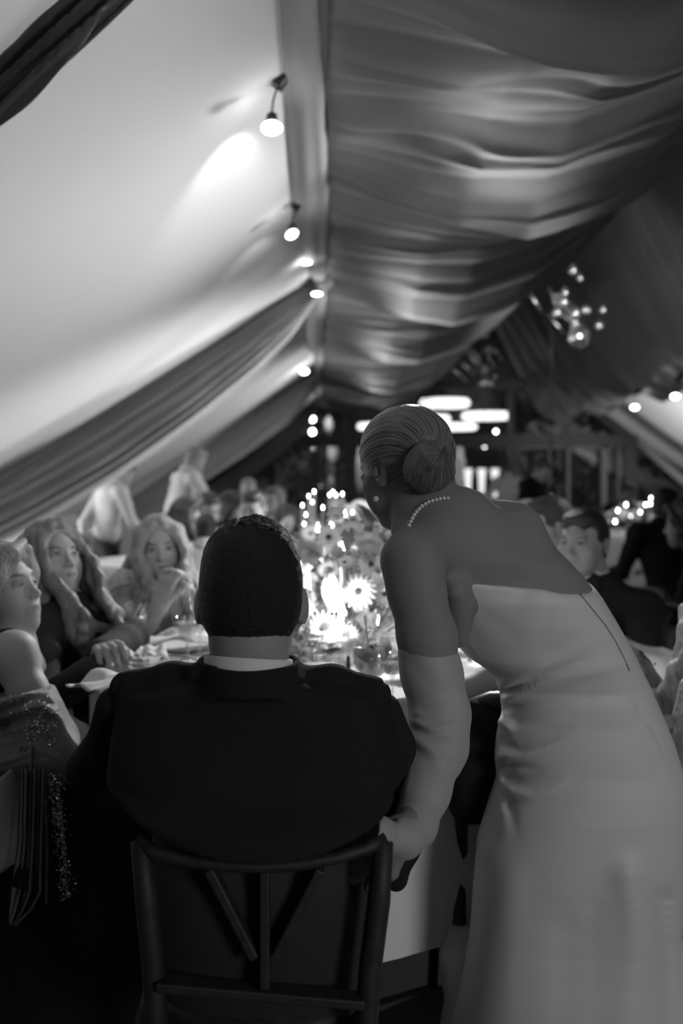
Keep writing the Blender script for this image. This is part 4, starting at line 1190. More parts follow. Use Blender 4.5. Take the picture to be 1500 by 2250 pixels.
place('g', T(808, 1408), 'slim crystal goblet under the white gerbera', .95)
place('g', T(858, 1392), 'rearmost crystal goblet, close to the bride\'s arm', .95)
place('w', T(440, 1440), 'wine glass half hidden by the groom\'s left ear', .95)
place('w', T(862, 1560), 'wine glass in front of the bride\'s sleeve cuff', .80)
place('g', T(300, 1425), 'crystal goblet near the hand of the blonde woman', .9)
place('g', T(1010, 1440), 'crystal goblet seen below the bride\'s bodice', .9)
# the drink with star anise: a stemless bowl glass
dr = empty('cocktail_glass', T(818, 1535), 'round cocktail glass with star anise on the pale drink', 'glass')
MB().lathe([(.001, .0), (.030, .001), (.031, .004), (.006, .010), (.005, .045), (.020, .052), (.040, .072), (.047, .098), (.045, .120), (.040, .135)], n=32).build('bowl', M_glass, dr)
MB().lathe([(.001, .053), (.022, .056), (.038, .073), (.0445, .098), (.043, .118), (.001, .1185)], n=28).build('drink', M_drink, dr)
g_ = MB()
for k in range(8):
    a = k * PI / 4; g_.tube([(.002, 0, .122), (.016 * math.cos(a), .016 * math.sin(a) - .012, .122 + .008 * math.sin(a * 2))], [.0028, .001], 5)
g_.tube([(.006, -.02, .118), (.022, -.046, .085)], .0030, 6); g_.build('star_anise', M_dkdrink, dr)
MB().tube([(.0, .02, .06), (-.018, .012, .19)], .0022, 6).build('straw', M_silver, dr)
# coupe dish
cd = empty('glass_dish', T(700, 1520), 'shallow cut glass dish in front of the white chrysanthemum', 'bowl')
facet([(.03, .002), (.010, .012), (.012, .03), (.040, .040), (.060, .060), (.066, .075)], 26, amp=.002).build('bowl', M_glass, cd, smooth=False)
MB().lathe([(.001, .045), (.035, .045), (.055, .062), (.001, .064)], n=20).build('dessert', M_china, cd)
# plates
def plate(loc, label, s=1.0, lin=False):
    t = empty('dinner_plate', loc, label, 'plate', 'plates on the main table')
    MB().lathe([(.001, .004), (.075 * s, .004), (.085 * s, .009), (.130 * s, .018), (.134 * s, .017), (.086 * s, .005), (.06 * s, .0005), (.001, .0005)], n=48).build('plate_body', M_china, t)
    MB().lathe([(.118 * s, .0163), (.1185 * s, .0175), (.124 * s, .0180), (.1245 * s, .0170)], n=48).build('rim_band', M_rim, t)
    m = MB()
    for k in range(9):
        a = k * 2 * PI / 9; p0 = Vector((math.cos(a), math.sin(a), 0)); q0 = Vector((-p0.y, p0.x, 0))
        m.tube([p0 * .088 * s + Vector((0, 0, .011)), (p0 * .098 + q0 * .012) * s + Vector((0, 0, .0135)), p0 * .112 * s + Vector((0, 0, .0162)), (p0 * .104 - q0 * .014) * s + Vector((0, 0, .0145))], .0015, 4)
    m.build('rim_pattern', M_rim, t)
    return t
plate(T(335, 1470), 'patterned plate in front of the woman in the dark blazer')
plate(T(395, 1425), 'plate set before the blonde woman in ruffles')
plate(T(1035, 1475), 'dark-rimmed plate seen between the bride\'s arm and waist')
plate(T(868, 1600), 'plate with dark scroll pattern by the groom\'s right shoulder')
plate(T(335, 1505), 'plate at the left edge of the cloth behind the groom\'s shoulder', 1.05)
plate(T(760, 1375), 'plate beyond the flowers, on the far side of the table', .95)
# napkins
def napkin(loc, rz, label, s=1.0):
    def fn(u, v):
        x = (u - .5) * .20 * s; y = (v - .5) * .14 * s
        return (x, y, .012 + .016 * abs(math.sin(u * 5 + v * 2)) + .010 * math.sin(v * 7 + u * 3) ** 2 + .018 * math.exp(-((u - .5) / .2) ** 2))
    o = MB().grid(fn, 24, 18).build('napkin', M_napkin); put(o, loc, rz); solid(o, .003)
    return tag(o, label, 'napkin', 'folded napkins')
napkin(T(395, 1432) + Vector((0, 0, .008)), .3, 'pale napkin heaped on the plate left of the wine glass', 1.15)
napkin(T(262, 1532) + Vector((-.01, -.01, .008)), 1.0, 'napkin lying at the left edge of the cloth', .9)
napkin(T(325, 1462) + Vector((0, 0, .008)), 2.0, 'crumpled napkin by the hands of the woman in the blazer', .6)
napkin(T(905, 1490), .8, 'napkin behind the bride\'s sleeve', .8)
# cutlery
def cutlery(loc, rz, label, fork=False):
    m = MB(); m.tube([(0, -.09, .004), (0, .02, .005)], [.0045, .0025], 6)
    if fork:
        for k in (-1.5, -.5, .5, 1.5): m.tube([(0, .02, .005), (k * .005, .045, .007), (k * .005, .09, .006)], .0014, 4)
    else: m.box((0, .06, .005), (.0085, .045, .001))
    o = m.build('fork' if fork else 'knife', M_silver); put(o, loc, rz)
    return tag(o, label, 'fork' if fork else 'knife', 'cutlery on the main table')
cutlery(T(385, 1492), .3, 'knife to the left of the groom\'s collar'); cutlery(T(300, 1500), -.5, 'fork near the woman in the blazer', True)
cutlery(T(985, 1500), .2, 'fork behind the bride\'s forearm', True); cutlery(T(745, 1515), .15, 'knife in front of the dark stopper')
# dark stopper and small dark dish
o = MB().lathe([(.001, .0), (.016, .001), (.019, .012), (.016, .022), (.006, .026), (.004, .07), (.001, .072)], n=16).build('salt_cellar', M_rim); put(o, T(765, 1505)); tag(o, 'small dark salt cellar beside the cut crystal goblet', 'salt cellar')
# candles
M_wax_d = mat('dim_wax', .16, .5)  # same wax darkened in its colour so the small candles look unlit below the flame
def taper(loc, h, label, group, r=.010, base=True, s=1):
    t = empty('taper_candle', loc, label, 'candle', group)
    MB().lathe([(.001, .0), (.032, .001), (.030, .005), (.008, .012), (.007, .03), (.014, .04), (.014, .05), (.001, .05)], n=16).build('candle_holder', M_glass if base else M_silver, t)
    MB().lathe([(.001, .045), (r, .045), (r * .9, h), (.001, h + .002)], n=12).build('wax', M_wax if s > 1 else M_wax_d, t)
    MB().lathe([(.0008, h), (.0045 * s, h + .005), (.0062 * s, h + .012), (.0035 * s, h + .022 * s), (.0003, h + .034 * s)], n=10).build('flame', M_flame, t)
    return t
def TX(px, py, d, z=ZT): q_ = P(px, py, d); return Vector((q_.x, d, z)), q_.z
def taper_at(px, py, d, label, group='tapers on the main table', s=1.0):
    l_, z = TX(px, py, d); return taper(l_, max(.08, z - ZT - .02), label, group, s=s)
taper_at(748, 1352, 2.72, 'lit taper right of the groom\'s ear, in front of the chrysanthemum', s=1.3)
taper_at(752, 1203, 3.05, 'tall lit taper among the flowers above the groom\'s shoulder', s=1.3)
taper_at(676, 1268, 3.0, 'lit taper at the edge of the groom\'s hair', s=1.1)
for i, (x, y, l_) in enumerate(((698, 1158, 'lit taper above the upper left flowers'), (728, 1150, 'lit taper in the middle of the flower tops'), (758, 1130, 'highest lit taper left of the bride\'s cheek'), (792, 1122, 'lit taper nearest the bride\'s chin'))):
    taper_at(x, y, 3.35 + .03 * i, l_, s=1.0)
for px, py, d, e in ((748, 1344, 2.70, 1.9), (752, 1195, 3.03, 1.0), (676, 1262, 2.98, 1.2)): lamp('candle_glow_light', 'POINT', P(px, py, d), (0, 0, 0), e, .012)

# ---- flowers
M_pet = [mat('white_petals', .80, .6, sss=.1), mat('pale_petals', .55, .6), mat('mid_petals', .30, .6), mat('deep_petals', .12, .6)]
M_leaf = [mat('leaf_dark', .045, .5), mat('leaf_mid', .11, .5), mat('leaf_pale', .22, .6)]
M_eyef = mat('flower_centre', .06, .8)
def petal(m, a, L, wd, lift, curl, base=.15, n=5, droop=0):
    ca, sa = math.cos(a), math.sin(a); vs = []
    for i in range(n + 1):
        t = i / n; r = L * (base + (1 - base) * t); w_ = wd * math.sin(PI * (.12 + .82 * t)) ** .8; z = lift * L * t - curl * L * t * t
        for k in (-1, 0, 1): vs.append((r * ca - k * w_ * sa, r * sa + k * w_ * ca, z + (.12 * w_ if k else 0)))
    fs = []
    for i in range(n):
        for k in (0, 1): fs.append((i * 3 + k, i * 3 + k + 1, i * 3 + k + 4, i * 3 + k + 3))
    m.add(vs, fs)
def fl_gerbera():
    m = MB()
    for r_, L, n, lf in ((0, 1.0, 18, .15), (.17, .8, 16, .3)):
        for k in range(n): petal(m, 2 * PI * k / n + r_, L, .13, lf, .12)
    c = MB().sphere((0, 0, .06), .2, 12, 6, (1, 1, .5)); return m, c
def fl_mum():
    m = MB()
    for j in range(7):
        n = 22 - j * 2
        for k in range(n): petal(m, 2 * PI * (k + .5 * (j % 2)) / n, 1.0 - .11 * j, .055, .1 + .22 * j, .25 - .02 * j, n=4)
    return m, None
def fl_rose():
    m = MB()
    for j in range(6):
        n = 6 if j < 3 else 4
        for k in range(n): petal(m, 2 * PI * (k + .5 * (j % 2)) / n + j * .3, .95 - .12 * j, .42 - .03 * j, .25 + .30 * j, .2 + .12 * j, .05)
    return m, None
def fl_bell():
    m = MB()
    for k in range(6): petal(m, 2 * PI * k / 6, .7, .32, 1.6, .55, .02, 6)
    for k in range(6): petal(m, 2 * PI * k / 6 + .5, .5, .28, 1.7, .55, .02, 6)
    return m, None
FL = []
for fn_ in (fl_gerbera, fl_mum, fl_rose, fl_bell):
    m, c = fn_(); FL.append((m.mesh('flower'), c.mesh('flower_centre') if c else None))
def flower_part(root, kind, loc, dirv, s, mi, stem_to=None):
    me, ce = FL[kind]; me2 = me.copy(); me2.materials.append(M_pet[mi])
    o = bpy.data.objects.new('flower', me2); C.objects.link(o); o.parent = root
    q_ = Vector(dirv).to_track_quat('Z', 'Y').to_euler(); o.location = loc; o.rotation_euler = q_; o.scale = (s, s, s)
    if ce is not None:
        c2 = ce.copy(); c2.materials.append(M_eyef); e = bpy.data.objects.new('flower_centre', c2); C.objects.link(e); e.parent = o
    return o
for me, ce in FL: pass
def leaf_mesh(L, wd):
    m = MB()
    def fn(u, v):
        w_ = wd * math.sin(PI * min(1, u * .95 + .03)) ** .8 * (v - .5) * 2; return (w_, L * u, .10 * L * math.sin(u * 2.5) + .15 * abs(w_))
    return m.grid(fn, 7, 4)
LM = [leaf_mesh(1, .20).mesh('leaf'), leaf_mesh(1, .12).mesh('leaf'), leaf_mesh(1, .32).mesh('leaf')]
LMM = {}
def leaf_part(root, loc, dirv, s, mi, k):
    if (k, mi) not in LMM: me = LM[k].copy(); me.materials.append(M_leaf[mi]); LMM[(k, mi)] = me
    o = bpy.data.objects.new('leaf', LMM[(k, mi)]); C.objects.link(o); o.parent = root
    o.rotation_euler = Vector(dirv).to_track_quat('Y', 'Z').to_euler(); o.location = loc; o.scale = (s, s, s)
def arrangement(c, rx, ry, hgt, nf, nl, label, seed, special=(), big=1.0, group=None):
    rr = random.Random(seed); t = empty('flower_arrangement', c, label, 'flowers', group)
    MB().lathe([(.001, 0), (.09, .001), (.12, .03), (.13, .07), (.12, .09), (.001, .09)], n=24).build('vase', M_glass, t)
    stm = MB()
    for i in range(nf):
        a = rr.random() * 2 * PI; q_ = math.sqrt(rr.random()); x, y = rx * q_ * math.cos(a), ry * q_ * math.sin(a)
        z = hgt * (1 - .62 * q_ ** 2) * rr.uniform(.45, 1.0) + .02
        k = rr.choice((0, 0, 1, 2, 2, 3, 3)); s = rr.uniform(.026, .042) * big * (1.15 if k == 0 else 1)
        d = Vector((x * 1.5, y * 1.5 - .25, .35 + rr.random() * .5)); d += Vector((rr.uniform(-.3, .3), rr.uniform(-.5, .1), 0))
        mi = rr.choice((0, 1, 1, 1, 2, 2, 3))
        flower_part(t, k, (x, y, z), d, s, mi)
        stm.tube([(x * .25, y * .25, .03), (x * .7, y * .7, z * .6), (x, y, z)], .0016, 4)
    for dx, dy, dz, k, s, mi, dirv in special:
        flower_part(t, k, (dx, dy, dz), dirv, s, mi); stm.tube([(dx * .25, dy * .25, .03), (dx * .7, dy * .7, dz * .6), (dx, dy, dz)], .0018, 4)
    stm.build('stems', M_leaf[1], t)
    for i in range(nl):
        a = rr.random() * 2 * PI; q_ = math.sqrt(rr.random()); x, y = rx * q_ * math.cos(a), ry * q_ * math.sin(a); z = hgt * (1 - .6 * q_ ** 2) * rr.uniform(.1, .9)
        leaf_part(t, (x, y, z), (x * 2 + rr.uniform(-.6, .6), y * 2 + rr.uniform(-.6, .6), rr.uniform(-.1, 1.0)), rr.uniform(.05, .11) * big, rr.choice((0, 0, 1, 1, 2)), rr.choice((0, 1, 2)))
    return t
AC = Vector((.115, 3.02, ZT))
def SPF(px, py, d, k, s, mi, dirv=(0, -1, .35)): q_ = P(px, py, d) - AC; return (q_.x, q_.y, q_.z, k, s, mi, dirv)
arrangement(AC, .24, .17, .40, 56, 52, 'big mixed flower centrepiece between the groom and the bride', 3, [
    SPF(787, 1300, 2.80, 0, .052, 1, (-.2, -1, .3)), SPF(705, 1385, 2.72, 1, .062, 0, (.1, -1, .5)), SPF(700, 1318, 2.75, 3, .075, 0, (.8, -.6, .35)), SPF(735, 1318, 2.85, 2, .040, 1, (.1, -1, .1)),
    SPF(722, 1180, 2.95, 0, .042, 0, (-.2, -1, .1)), SPF(810, 1195, 2.95, 2, .045, 1), SPF(680, 1215, 2.95, 2, .042, 1), SPF(760, 1400, 2.72, 1, .040, 0), SPF(660, 1330, 2.8, 0, .05, 0, (.3, -1, .2)),
    SPF(815, 1240, 2.9, 0, .042, 0), SPF(775, 1165, 3.0, 2, .035, 1), SPF(738, 1132, 3.05, 2, .030, 1), SPF(830, 1285, 2.85, 3, .045, 0)])
arrangement(Vector((-.02, 2.62, ZT)), .10, .06, .07, 7, 8, 'low posy in front of the centrepiece, beside the groom\'s neck', 8, big=.85)
# ------------------------------------------------------------------ guests at the main table
# woman nearest the left edge, in profile
H1 = Head(P(-4, 1296, 2.38), (.93, -.26, .22), size=.96)
b, f, r = auto(H1, (1, .05, 0)); pv = b['pelvis']
e1, w1 = P(118, 1655, 2.12), P(-60, 1700, 2.25)
b['shR'] = P(30, 1440, 2.22); b['shL'] = P(30, 1410, 2.56)
wo1 = figure('person', 'woman in profile at the left edge, fair hair, sleeveless black top and glittering shawl', H1,
    armR=(e1, w1, (-.9, .2, -.1), (0, -.6, .8)), armL=(P(110, 1560, 2.55), P(150, 1600, 2.40), (.6, -.5, -.1), (0, 0, 1)),
    legs=sit_legs(pv, f, r), hair=('bob', M_hair_blond), skin=M_skin_l, wear=[('top', 'top', M_black)], smile=.003, res=.0038, look=(.95, -.1, .3), **b)
S = SDF(); S.cap(P(-60, 1770, 2.34), P(280, 1745, 2.16), .115, .088, .03); S.cap(P(285, 1760, 2.13), P(265, 2250, 2.10), .085, .13, .04); S.cap(P(170, 1780, 2.18), P(180, 2250, 2.12), .10, .14, .04); S.cap(P(60, 1800, 2.26), P(80, 2240, 2.22), .11, .13, .05)
S.plane((0, 0, .01), (0, 0, -1)); nk_ = Noise3(77, 12, 4, 14); S.fn(lambda p: (.006 * nk_(p)).astype(np.float32), op='d')
child_world(link('skirt', S.mesh('skirt', .009), M_black), wo1)
def lapn(u, v):
    q_ = P(-70 + 150 * u, 1690 + 215 * v + 24 * math.sin(u * 5), 2.10); return (q_.x, q_.y + .02 * math.sin(u * 9 + v * 3), q_.z)
o = MB().grid(lapn, 24, 24).build('napkin', M_napkin); solid(o, .003); tag(o, 'pale napkin hanging from the lap of the woman in profile', 'napkin')
# shimmering shawl wound round her arm and hanging from the elbow
M_shawl = mat('shimmer_gauze', .34, .4, .9, 1200, .6, metal=.2, spec=.8)
M_glit = mat('sequin', .85, .15, metal=1)
S = SDF()
a_, e_ = P(58, 1520, 2.17), P(128, 1660, 2.12)
S.cap(P(62, 1530, 2.17), e_, .060, .058, .03); S.cap(e_, P(-60, 1665, 2.22), .060, .065, .03); S.cap(P(20, 1540, 2.24), P(-60, 1560, 2.26), .07, .08, .05)
S.cap(P(140, 1640, 2.10), P(100, 1560, 2.10), .02, .03, .04)
S.plane(P(60, 1518, 2.17), (-.25, 0, 1), .01)
S.fn(fold_field([([(-40, y0 + 22), (30, y0), (90, y1), (135, y1 + 30)], 6, aa) for y0, y1, aa in ((1535, 1515, .010), (1550, 1530, -.007), (1568, 1548, .011), (1585, 1565, -.008), (1604, 1590, .007), (1640, 1620, -.006), (1668, 1645, .009), (1684, 1668, .008))], 2.6), op='d')
ns = Noise3(31, 16, 20, 80); S.fn(lambda p: (.0022 * ns(p)).astype(np.float32), op='d')
sh = link('shawl', S.mesh('shawl', .004), M_shawl); child_world(sh, wo1)
def shawl_tail(name, cols, d, seed, hemw):
    n = len(cols); s = np.linspace(0, 1, 90); v = np.linspace(0, 1, 60); Sg, Vv = np.meshgrid(s, v, indexing='ij')
    xl = np.interp(Sg, np.linspace(0, 1, n), [c[1] for c in cols]); xr = np.interp(Sg, np.linspace(0, 1, n), [c[2] for c in cols]); py = np.interp(Sg, np.linspace(0, 1, n), [c[0] for c in cols])
    N = Noise1(seed, 6, 2, 9); px = xl + (xr - xl) * Vv; py = py + hemw * Sg ** 6 * N(Vv * 7)
    dd = d + .022 * np.sin(Vv * 17 + 1.5 * np.sin(Sg * 3)) * (.4 + .6 * Sg) + .012 * np.sin(Vv * 37 + Sg * 2)
    o = link(name, grid_np((px - CX) * dd / F, dd, CH - (py - CY) * dd / F, name), M_shawl); solid(o, .002); return child_world(o, wo1)
shawl_tail('shawl_tail', [(1640, 45, 130), (1750, 42, 132), (1850, 38, 145), (1930, 28, 152), (1975, 24, 157), (1992, 22, 158)], 2.08, 4, 22)
shawl_tail('shawl_tail', [(1690, 42, 96), (1850, 40, 92), (1960, 26, 92), (2000, 22, 70), (2028, 20, 36)], 2.055, 7, 10)
g_ = MB(); rr = random.Random(8)
for i in range(900):
    t = rr.random()
    if t < .45: px, py, d = rr.gauss(118, 5 + 8 * rr.random()), rr.uniform(1700, 1990), 2.045; px += (py - 1700) * .10
    elif t < .75: px, py, d = rr.uniform(60, 130), rr.uniform(1560, 1640), None
    else: px, py, d = rr.uniform(0, 110), rr.choice((1522, 1545, 1560, 1600)) + rr.gauss(0, 5), None
    if d is None:
        q_ = S.ray(px, py, 1.8, 2.6)
        if q_ is None: continue
        c = q_ + Vector((0, -.001, 0))
    else: c = P(px, py, d)
    g_.box(c, (.0012, .0008, .0012), Matrix.Rotation(rr.random() * 3, 3, Vector((rr.random(), rr.random(), rr.random() + .1)).normalized()))
g_.build('glitter', M_glit, sh, smooth=False, world=True)['kind'] = 'stuff'
child_world(bevel(MB().box(P(58, 1935, 2.04), (.027, .002, .021), Matrix.Rotation(.35, 3, 'Y')).build('care_label', M_black, None, smooth=False), .001), wo1)

# woman in the dark blazer
H2 = Head(P(112, 1230, 2.86), (.70, -.66, .24), size=.95)
b, f, r = auto(H2, (.9, -.35, 0)); b['shR'] = P(92, 1395, 2.72); b['shL'] = P(222, 1352, 2.93); pv = b['pelvis']
wo2 = figure('person', 'woman in a dark blazer with long wavy hair looking up, second from the left', H2,
    armR=(P(95, 1545, 2.50), P(208, 1478, 2.47), (.95, .1, .25), (-.2, -.6, .8), .7), armL=(P(292, 1402, 2.80), P(222, 1440, 2.56), (.2, -.5, .25), (.1, -.5, .8), .8),
    legs=sit_legs(pv, f, r), hair=('long', M_hair_mid, .27), skin=M_skin, wear=[('blazer', 'jacket', M_blazer, {'g': .008, 'amp': .011}), ('trousers', 'trousers', M_black)], res=.0038, look=(.6, -.5, .45), **b)
# blonde woman in ruffles, chin on her hand
H3 = Head(P(350, 1203, 3.38), (.20, -.97, -.02), roll=.10, size=.93)
b, f, r = auto(H3, (.25, -.95, 0)); b['shR'] = P(268, 1292, 3.36); b['shL'] = P(428, 1288, 3.46); pv = b['pelvis']
wo3 = figure('person', 'blonde woman in a ruffled glittering dress resting her chin near her hand', H3,
    armR=(P(296, 1415, 3.22), P(352, 1330, 3.12), (.26, .0, .95), (-.5, -.8, .1), 1.0), armL=(P(455, 1400, 3.36), P(400, 1440, 3.12), (-.6, -.6, 0), (0, 0, 1)),
    legs=sit_legs(pv, f, r), hair=('long', M_hair_blond, .30), skin=M_skin_l, wear=[('dress', 'top', mat('sequin_dress', .30, .3, 1, 500, .6, metal=.4)), ('skirt', 'skirt', M_pale)], res=.0038, look=(.3, -.95, .05), **b)
# bracelets
for (pa, pb, rr_) in ((P(316, 1376, 3.19), P(323, 1362, 3.18), .036), (P(325, 1364, 3.17), P(334, 1345, 3.155), .035)):
    ax = (pb - pa).normalized(); q_ = ax.to_track_quat('Z', 'Y').to_matrix(); L_ = (pb - pa).length
    o = MB().lathe([(rr_ * .97, 0), (rr_, 0), (rr_, L_), (rr_ * .97, L_)], n=28, M=q_, c=pa).build('bracelet', mat('bright_bangle', .85, .2, metal=.9), None); child_world(o, wo3)
M_ruf = mat('ruffle_organza', .50, .7, .1, 200)
def ruffle(path, wd, seed, parent, name='ruffle'):
    n = 220; s = np.linspace(0, 1, n); v = np.linspace(-1, 1, 9); pts = np.array([[np.interp(q, np.linspace(0, 1, len(path)), [p[i] for p in path]) for i in range(3)] for q in s])
    Sg, Vv = np.meshgrid(s, v, indexing='ij'); N = Noise1(seed, 8, 18, 60); N2 = Noise1(seed + 5, 8, 18, 60)
    X = pts[:, 0][:, None] + wd * Vv * .75 + .014 * N(Sg * 1.0 + Vv * .02) * np.abs(Vv); Y = pts[:, 1][:, None] - wd * (1 - Vv ** 2) * .6 + .016 * N2(Sg) * np.abs(Vv); Z = pts[:, 2][:, None] + .5 * wd * Vv * np.sin(seed) + .012 * N(Sg + 3) * Vv
    o = link(name, grid_np(X, Y, Z, name), M_ruf); solid(o, .0015); return child_world(o, parent)
for i, (pth, wd) in enumerate(((( (222, 1345, 3.34), (232, 1290, 3.34), (258, 1262, 3.36), (300, 1268, 3.34), (325, 1300, 3.30)), .040), (((228, 1385, 3.32), (226, 1340, 3.30), (240, 1300, 3.30), (270, 1282, 3.28)), .040), (((262, 1270, 3.42), (290, 1255, 3.40), (315, 1280, 3.34), (330, 1330, 3.27)), .038),
        (((432, 1345, 3.36), (436, 1300, 3.38), (420, 1262, 3.40), (395, 1255, 3.40), (385, 1290, 3.32)), .042), (((448, 1380, 3.36), (445, 1330, 3.34), (425, 1290, 3.33), (400, 1285, 3.30)), .040), (((240, 1400, 3.30), (252, 1420, 3.28), (262, 1436, 3.26)), .03))):
    ruffle([P(*q_) for q_ in pth], wd, i + 2, wo3)

# man at the right, dark suit, half hidden by the bride's back
H4 = Head(P(1282, 1194, 3.42), (-.66, -.74, .02), size=1.0)
b, f, r = auto(H4, (-.8, -.6, 0), woman=False); b['shR'] = P(1262, 1330, 3.58); b['shL'] = P(1412, 1345, 3.34); pv = b['pelvis']
ma4 = figure('person', 'dark-haired man in a dark suit and white shirt looking past the bride\'s back', H4,
    armL=(P(1445, 1470, 3.0), P(1330, 1560, 2.85), (-.9, -.2, 0), (0, 0, 1)), armR=(P(1190, 1480, 3.3), P(1150, 1480, 3.05), (-.5, -.8, 0), (0, 0, 1)),
    legs=sit_legs(pv, f, r), woman=False, hair=('short', M_hair_dark), wear=[('shirt', 'shirt', M_shirt), ('jacket', 'jacket', M_navy, {'g': .016}), ('trousers', 'trousers', M_trouser)], res=.0042, look=(-.6, -.8, .1), **b)
# head behind him, and another face further in
H5 = Head(P(1205, 1158, 3.95), (-.95, -.1, -.1))
b, f, r = auto(H5, (-1, 0, 0), woman=False); pv = b['pelvis']
figure('person', 'man with cropped hair seen above the bride\'s back, left of the suited man', H5, legs=sit_legs(pv, f, r), armL=(pv + r * -.25 + Vector((0, 0, .25)) + f * .1, pv + f * .4 + Vector((0, 0, .26)), f, (0, 0, 1)), armR=(pv + r * .25 + Vector((0, 0, .25)) + f * .1, pv + f * .4 + Vector((0, 0, .26)) + r * .1, f, (0, 0, 1)),
    woman=False, skin=M_skin_l, hair=('short', M_hair_brown), wear=[('jacket', 'jacket', M_navy)], res=.006, **b)
H6 = Head(P(1160, 1152, 4.5), (-.9, -.5, -.05), size=.92)
b, f, r = auto(H6, (-1, -.3, 0), woman=True); pv = b['pelvis']
figure('person', 'pale face partly hidden behind the cropped-haired man', H6, legs=sit_legs(pv, f, r), skin=M_skin_l, hair=('short', M_hair_blond), wear=[('top', 'top', M_pale)], armL=None, armR=None, res=.007, **b)
# woman beyond the right edge: her raised hand, fair hair and pale dress come into the picture
H7 = Head(P(1585, 1420, 2.35), (-.8, .55, -.3))
b, f, r = auto(H7, (-.85, .5, 0)); b['shL'] = P(1545, 1590, 2.22); b['shR'] = P(1640, 1560, 2.5); pv = b['pelvis']
wo7 = figure('person', 'woman at the right edge behind the gown, fair hair over a pale dress, hand raised', H7,
    armL=(P(1490, 1690, 2.25), P(1452, 1528, 2.45), (-.36, .2, .8), (.6, -.3, .4), .35), armR=(P(1590, 1700, 2.5), P(1500, 1700, 2.6), (-.8, .3, 0), (0, 0, 1)),
    legs=sit_legs(pv, f, r), hair=('long', M_hair_blond, .30), skin=M_skin, wear=[('dress', 'top', M_pale), ('skirt', 'skirt', M_pale)], res=.0045, **b)
S = SDF(); S.cap(P(1470, 1600, 2.35), P(1485, 1680, 2.28), .042, .046, .01); S.fn(lambda p: (.003 * ns(p)).astype(np.float32), op='d')
child_world(link('sleeve', S.mesh('sleeve', .005), M_shirt), wo7)
MB().sphere(P(1437, 1458, 2.40), .004, 10, 6).build('ring', M_silver, wo7, world=True)
# falling locks beside the dress
S = SDF(); rr = random.Random(6)
for i in range(9):
    x0 = 1500 + 9 * i; S.chain([P(x0 + 40, 1440 + rr.uniform(-20, 20), 2.26), P(x0 + rr.uniform(-6, 6), 1505, 2.22), P(x0 - 14 + rr.uniform(-6, 6), 1570, 2.2), P(x0 - 8 + rr.uniform(-8, 8), 1630 + rr.uniform(-20, 20), 2.2)], [.010, .011, .009, .003], .006)
me = S.mesh('hair_lock', .005); set_v(me, 'hv', verts(me) * np.array((260, 260, 16))); child_world(link('hair_lock', me, M_hair_blond), wo7)

# chairs of the main table
for p_, tgt, l_ in ((wo1, TC, 'dark chair under the woman in profile'), (wo2, TC, 'dark chair of the woman in the blazer'), (wo3, TC, 'dark chair of the blonde woman in ruffles'), (ma4, TC, 'dark chair of the dark-haired man at the right'), (wo7, TC, 'dark chair at the right edge behind the gown')):
    pass
def chair_for(Hd, face, l_, off=.0):
    f = Vector(face); f.z = 0; f.normalize(); c = Vector((Hd.c.x, Hd.c.y, 0)) - f * (.10 + off)
    return chair(c, math.atan2(-f.x, f.y), l_)
chair_for(H1, (1, .05, 0), 'dark chair under the woman in profile'); chair_for(H2, (.9, -.35, 0), 'dark chair of the woman in the blazer')
chair_for(H3, (.25, -.95, 0), 'dark chair of the blonde woman in ruffles'); chair_for(H4, (-.8, -.6, 0), 'dark chair of the dark-haired man at the right')
chair_for(H7, (-.85, .5, 0), 'dark chair at the right edge behind the gown'); chair_for(H5, (-1, 0, 0), 'dark chair of the man with cropped hair', .05)

# ------------------------------------------------------------------ waiters and guests further back
def simple(px, py, d, face, label, woman, hairk, hm, wear, seated=True, lean=0, size=1, skin=None, arms='table', chest=None, res=.008, group=None, stand_drop=None):
    Hd = Head(P(px, py, d), face, size=size); b, f, r = auto(Hd, chest, woman, seated, lean); pv = b['pelvis']
    if stand_drop is not None: b['pelvis'] = pv = Vector(stand_drop)
    legs = sit_legs(pv, f, r) if seated else stand_legs(pv, f, r)
    if arms == 'table':
        A = [(b['shL'] - r * .06 - Vector((0, 0, .25)) + f * .08, b['shL'] + r * .06 + f * .34 - Vector((0, 0, .27)), f, (0, 0, 1)), (b['shR'] + r * .06 - Vector((0, 0, .25)) + f * .08, b['shR'] - r * .06 + f * .34 - Vector((0, 0, .27)), f, (0, 0, 1))]
    elif arms == 'down':
        A = [(b['shL'] - r * .07 - Vector((0, 0, .27)), b['shL'] - r * .08 - Vector((0, 0, .52)) + f * .06, (0, 0, -1), -r), (b['shR'] + r * .07 - Vector((0, 0, .27)), b['shR'] + r * .08 - Vector((0, 0, .52)) + f * .06, (0, 0, -1), r)]
    elif arms == 'forward':
        A = [(b['shL'] - r * .06 - Vector((0, 0, .22)) + f * .12, b['shL'] + f * .40 - Vector((0, 0, .20)), f, (0, 0, 1)), (b['shR'] + r * .06 - Vector((0, 0, .22)) + f * .12, b['shR'] + f * .40 - Vector((0, 0, .20)), f, (0, 0, 1))]
    else: A = arms(b, f, r)
    return figure('person', label, Hd, armL=A[0], armR=A[1], legs=legs, woman=woman, skin=skin, hair=(hairk, hm), wear=wear, detail=d < 8, res=res, group=group, **b), Hd
JK = lambda m: [('jacket', 'jacket', m), ('trousers', 'trousers', M_trouser)]
SHT = [('shirt', 'shirt', mat('white_service_shirt', .45, .8), {'amp': .010}), ('trousers', 'trousers', M_trouser)]
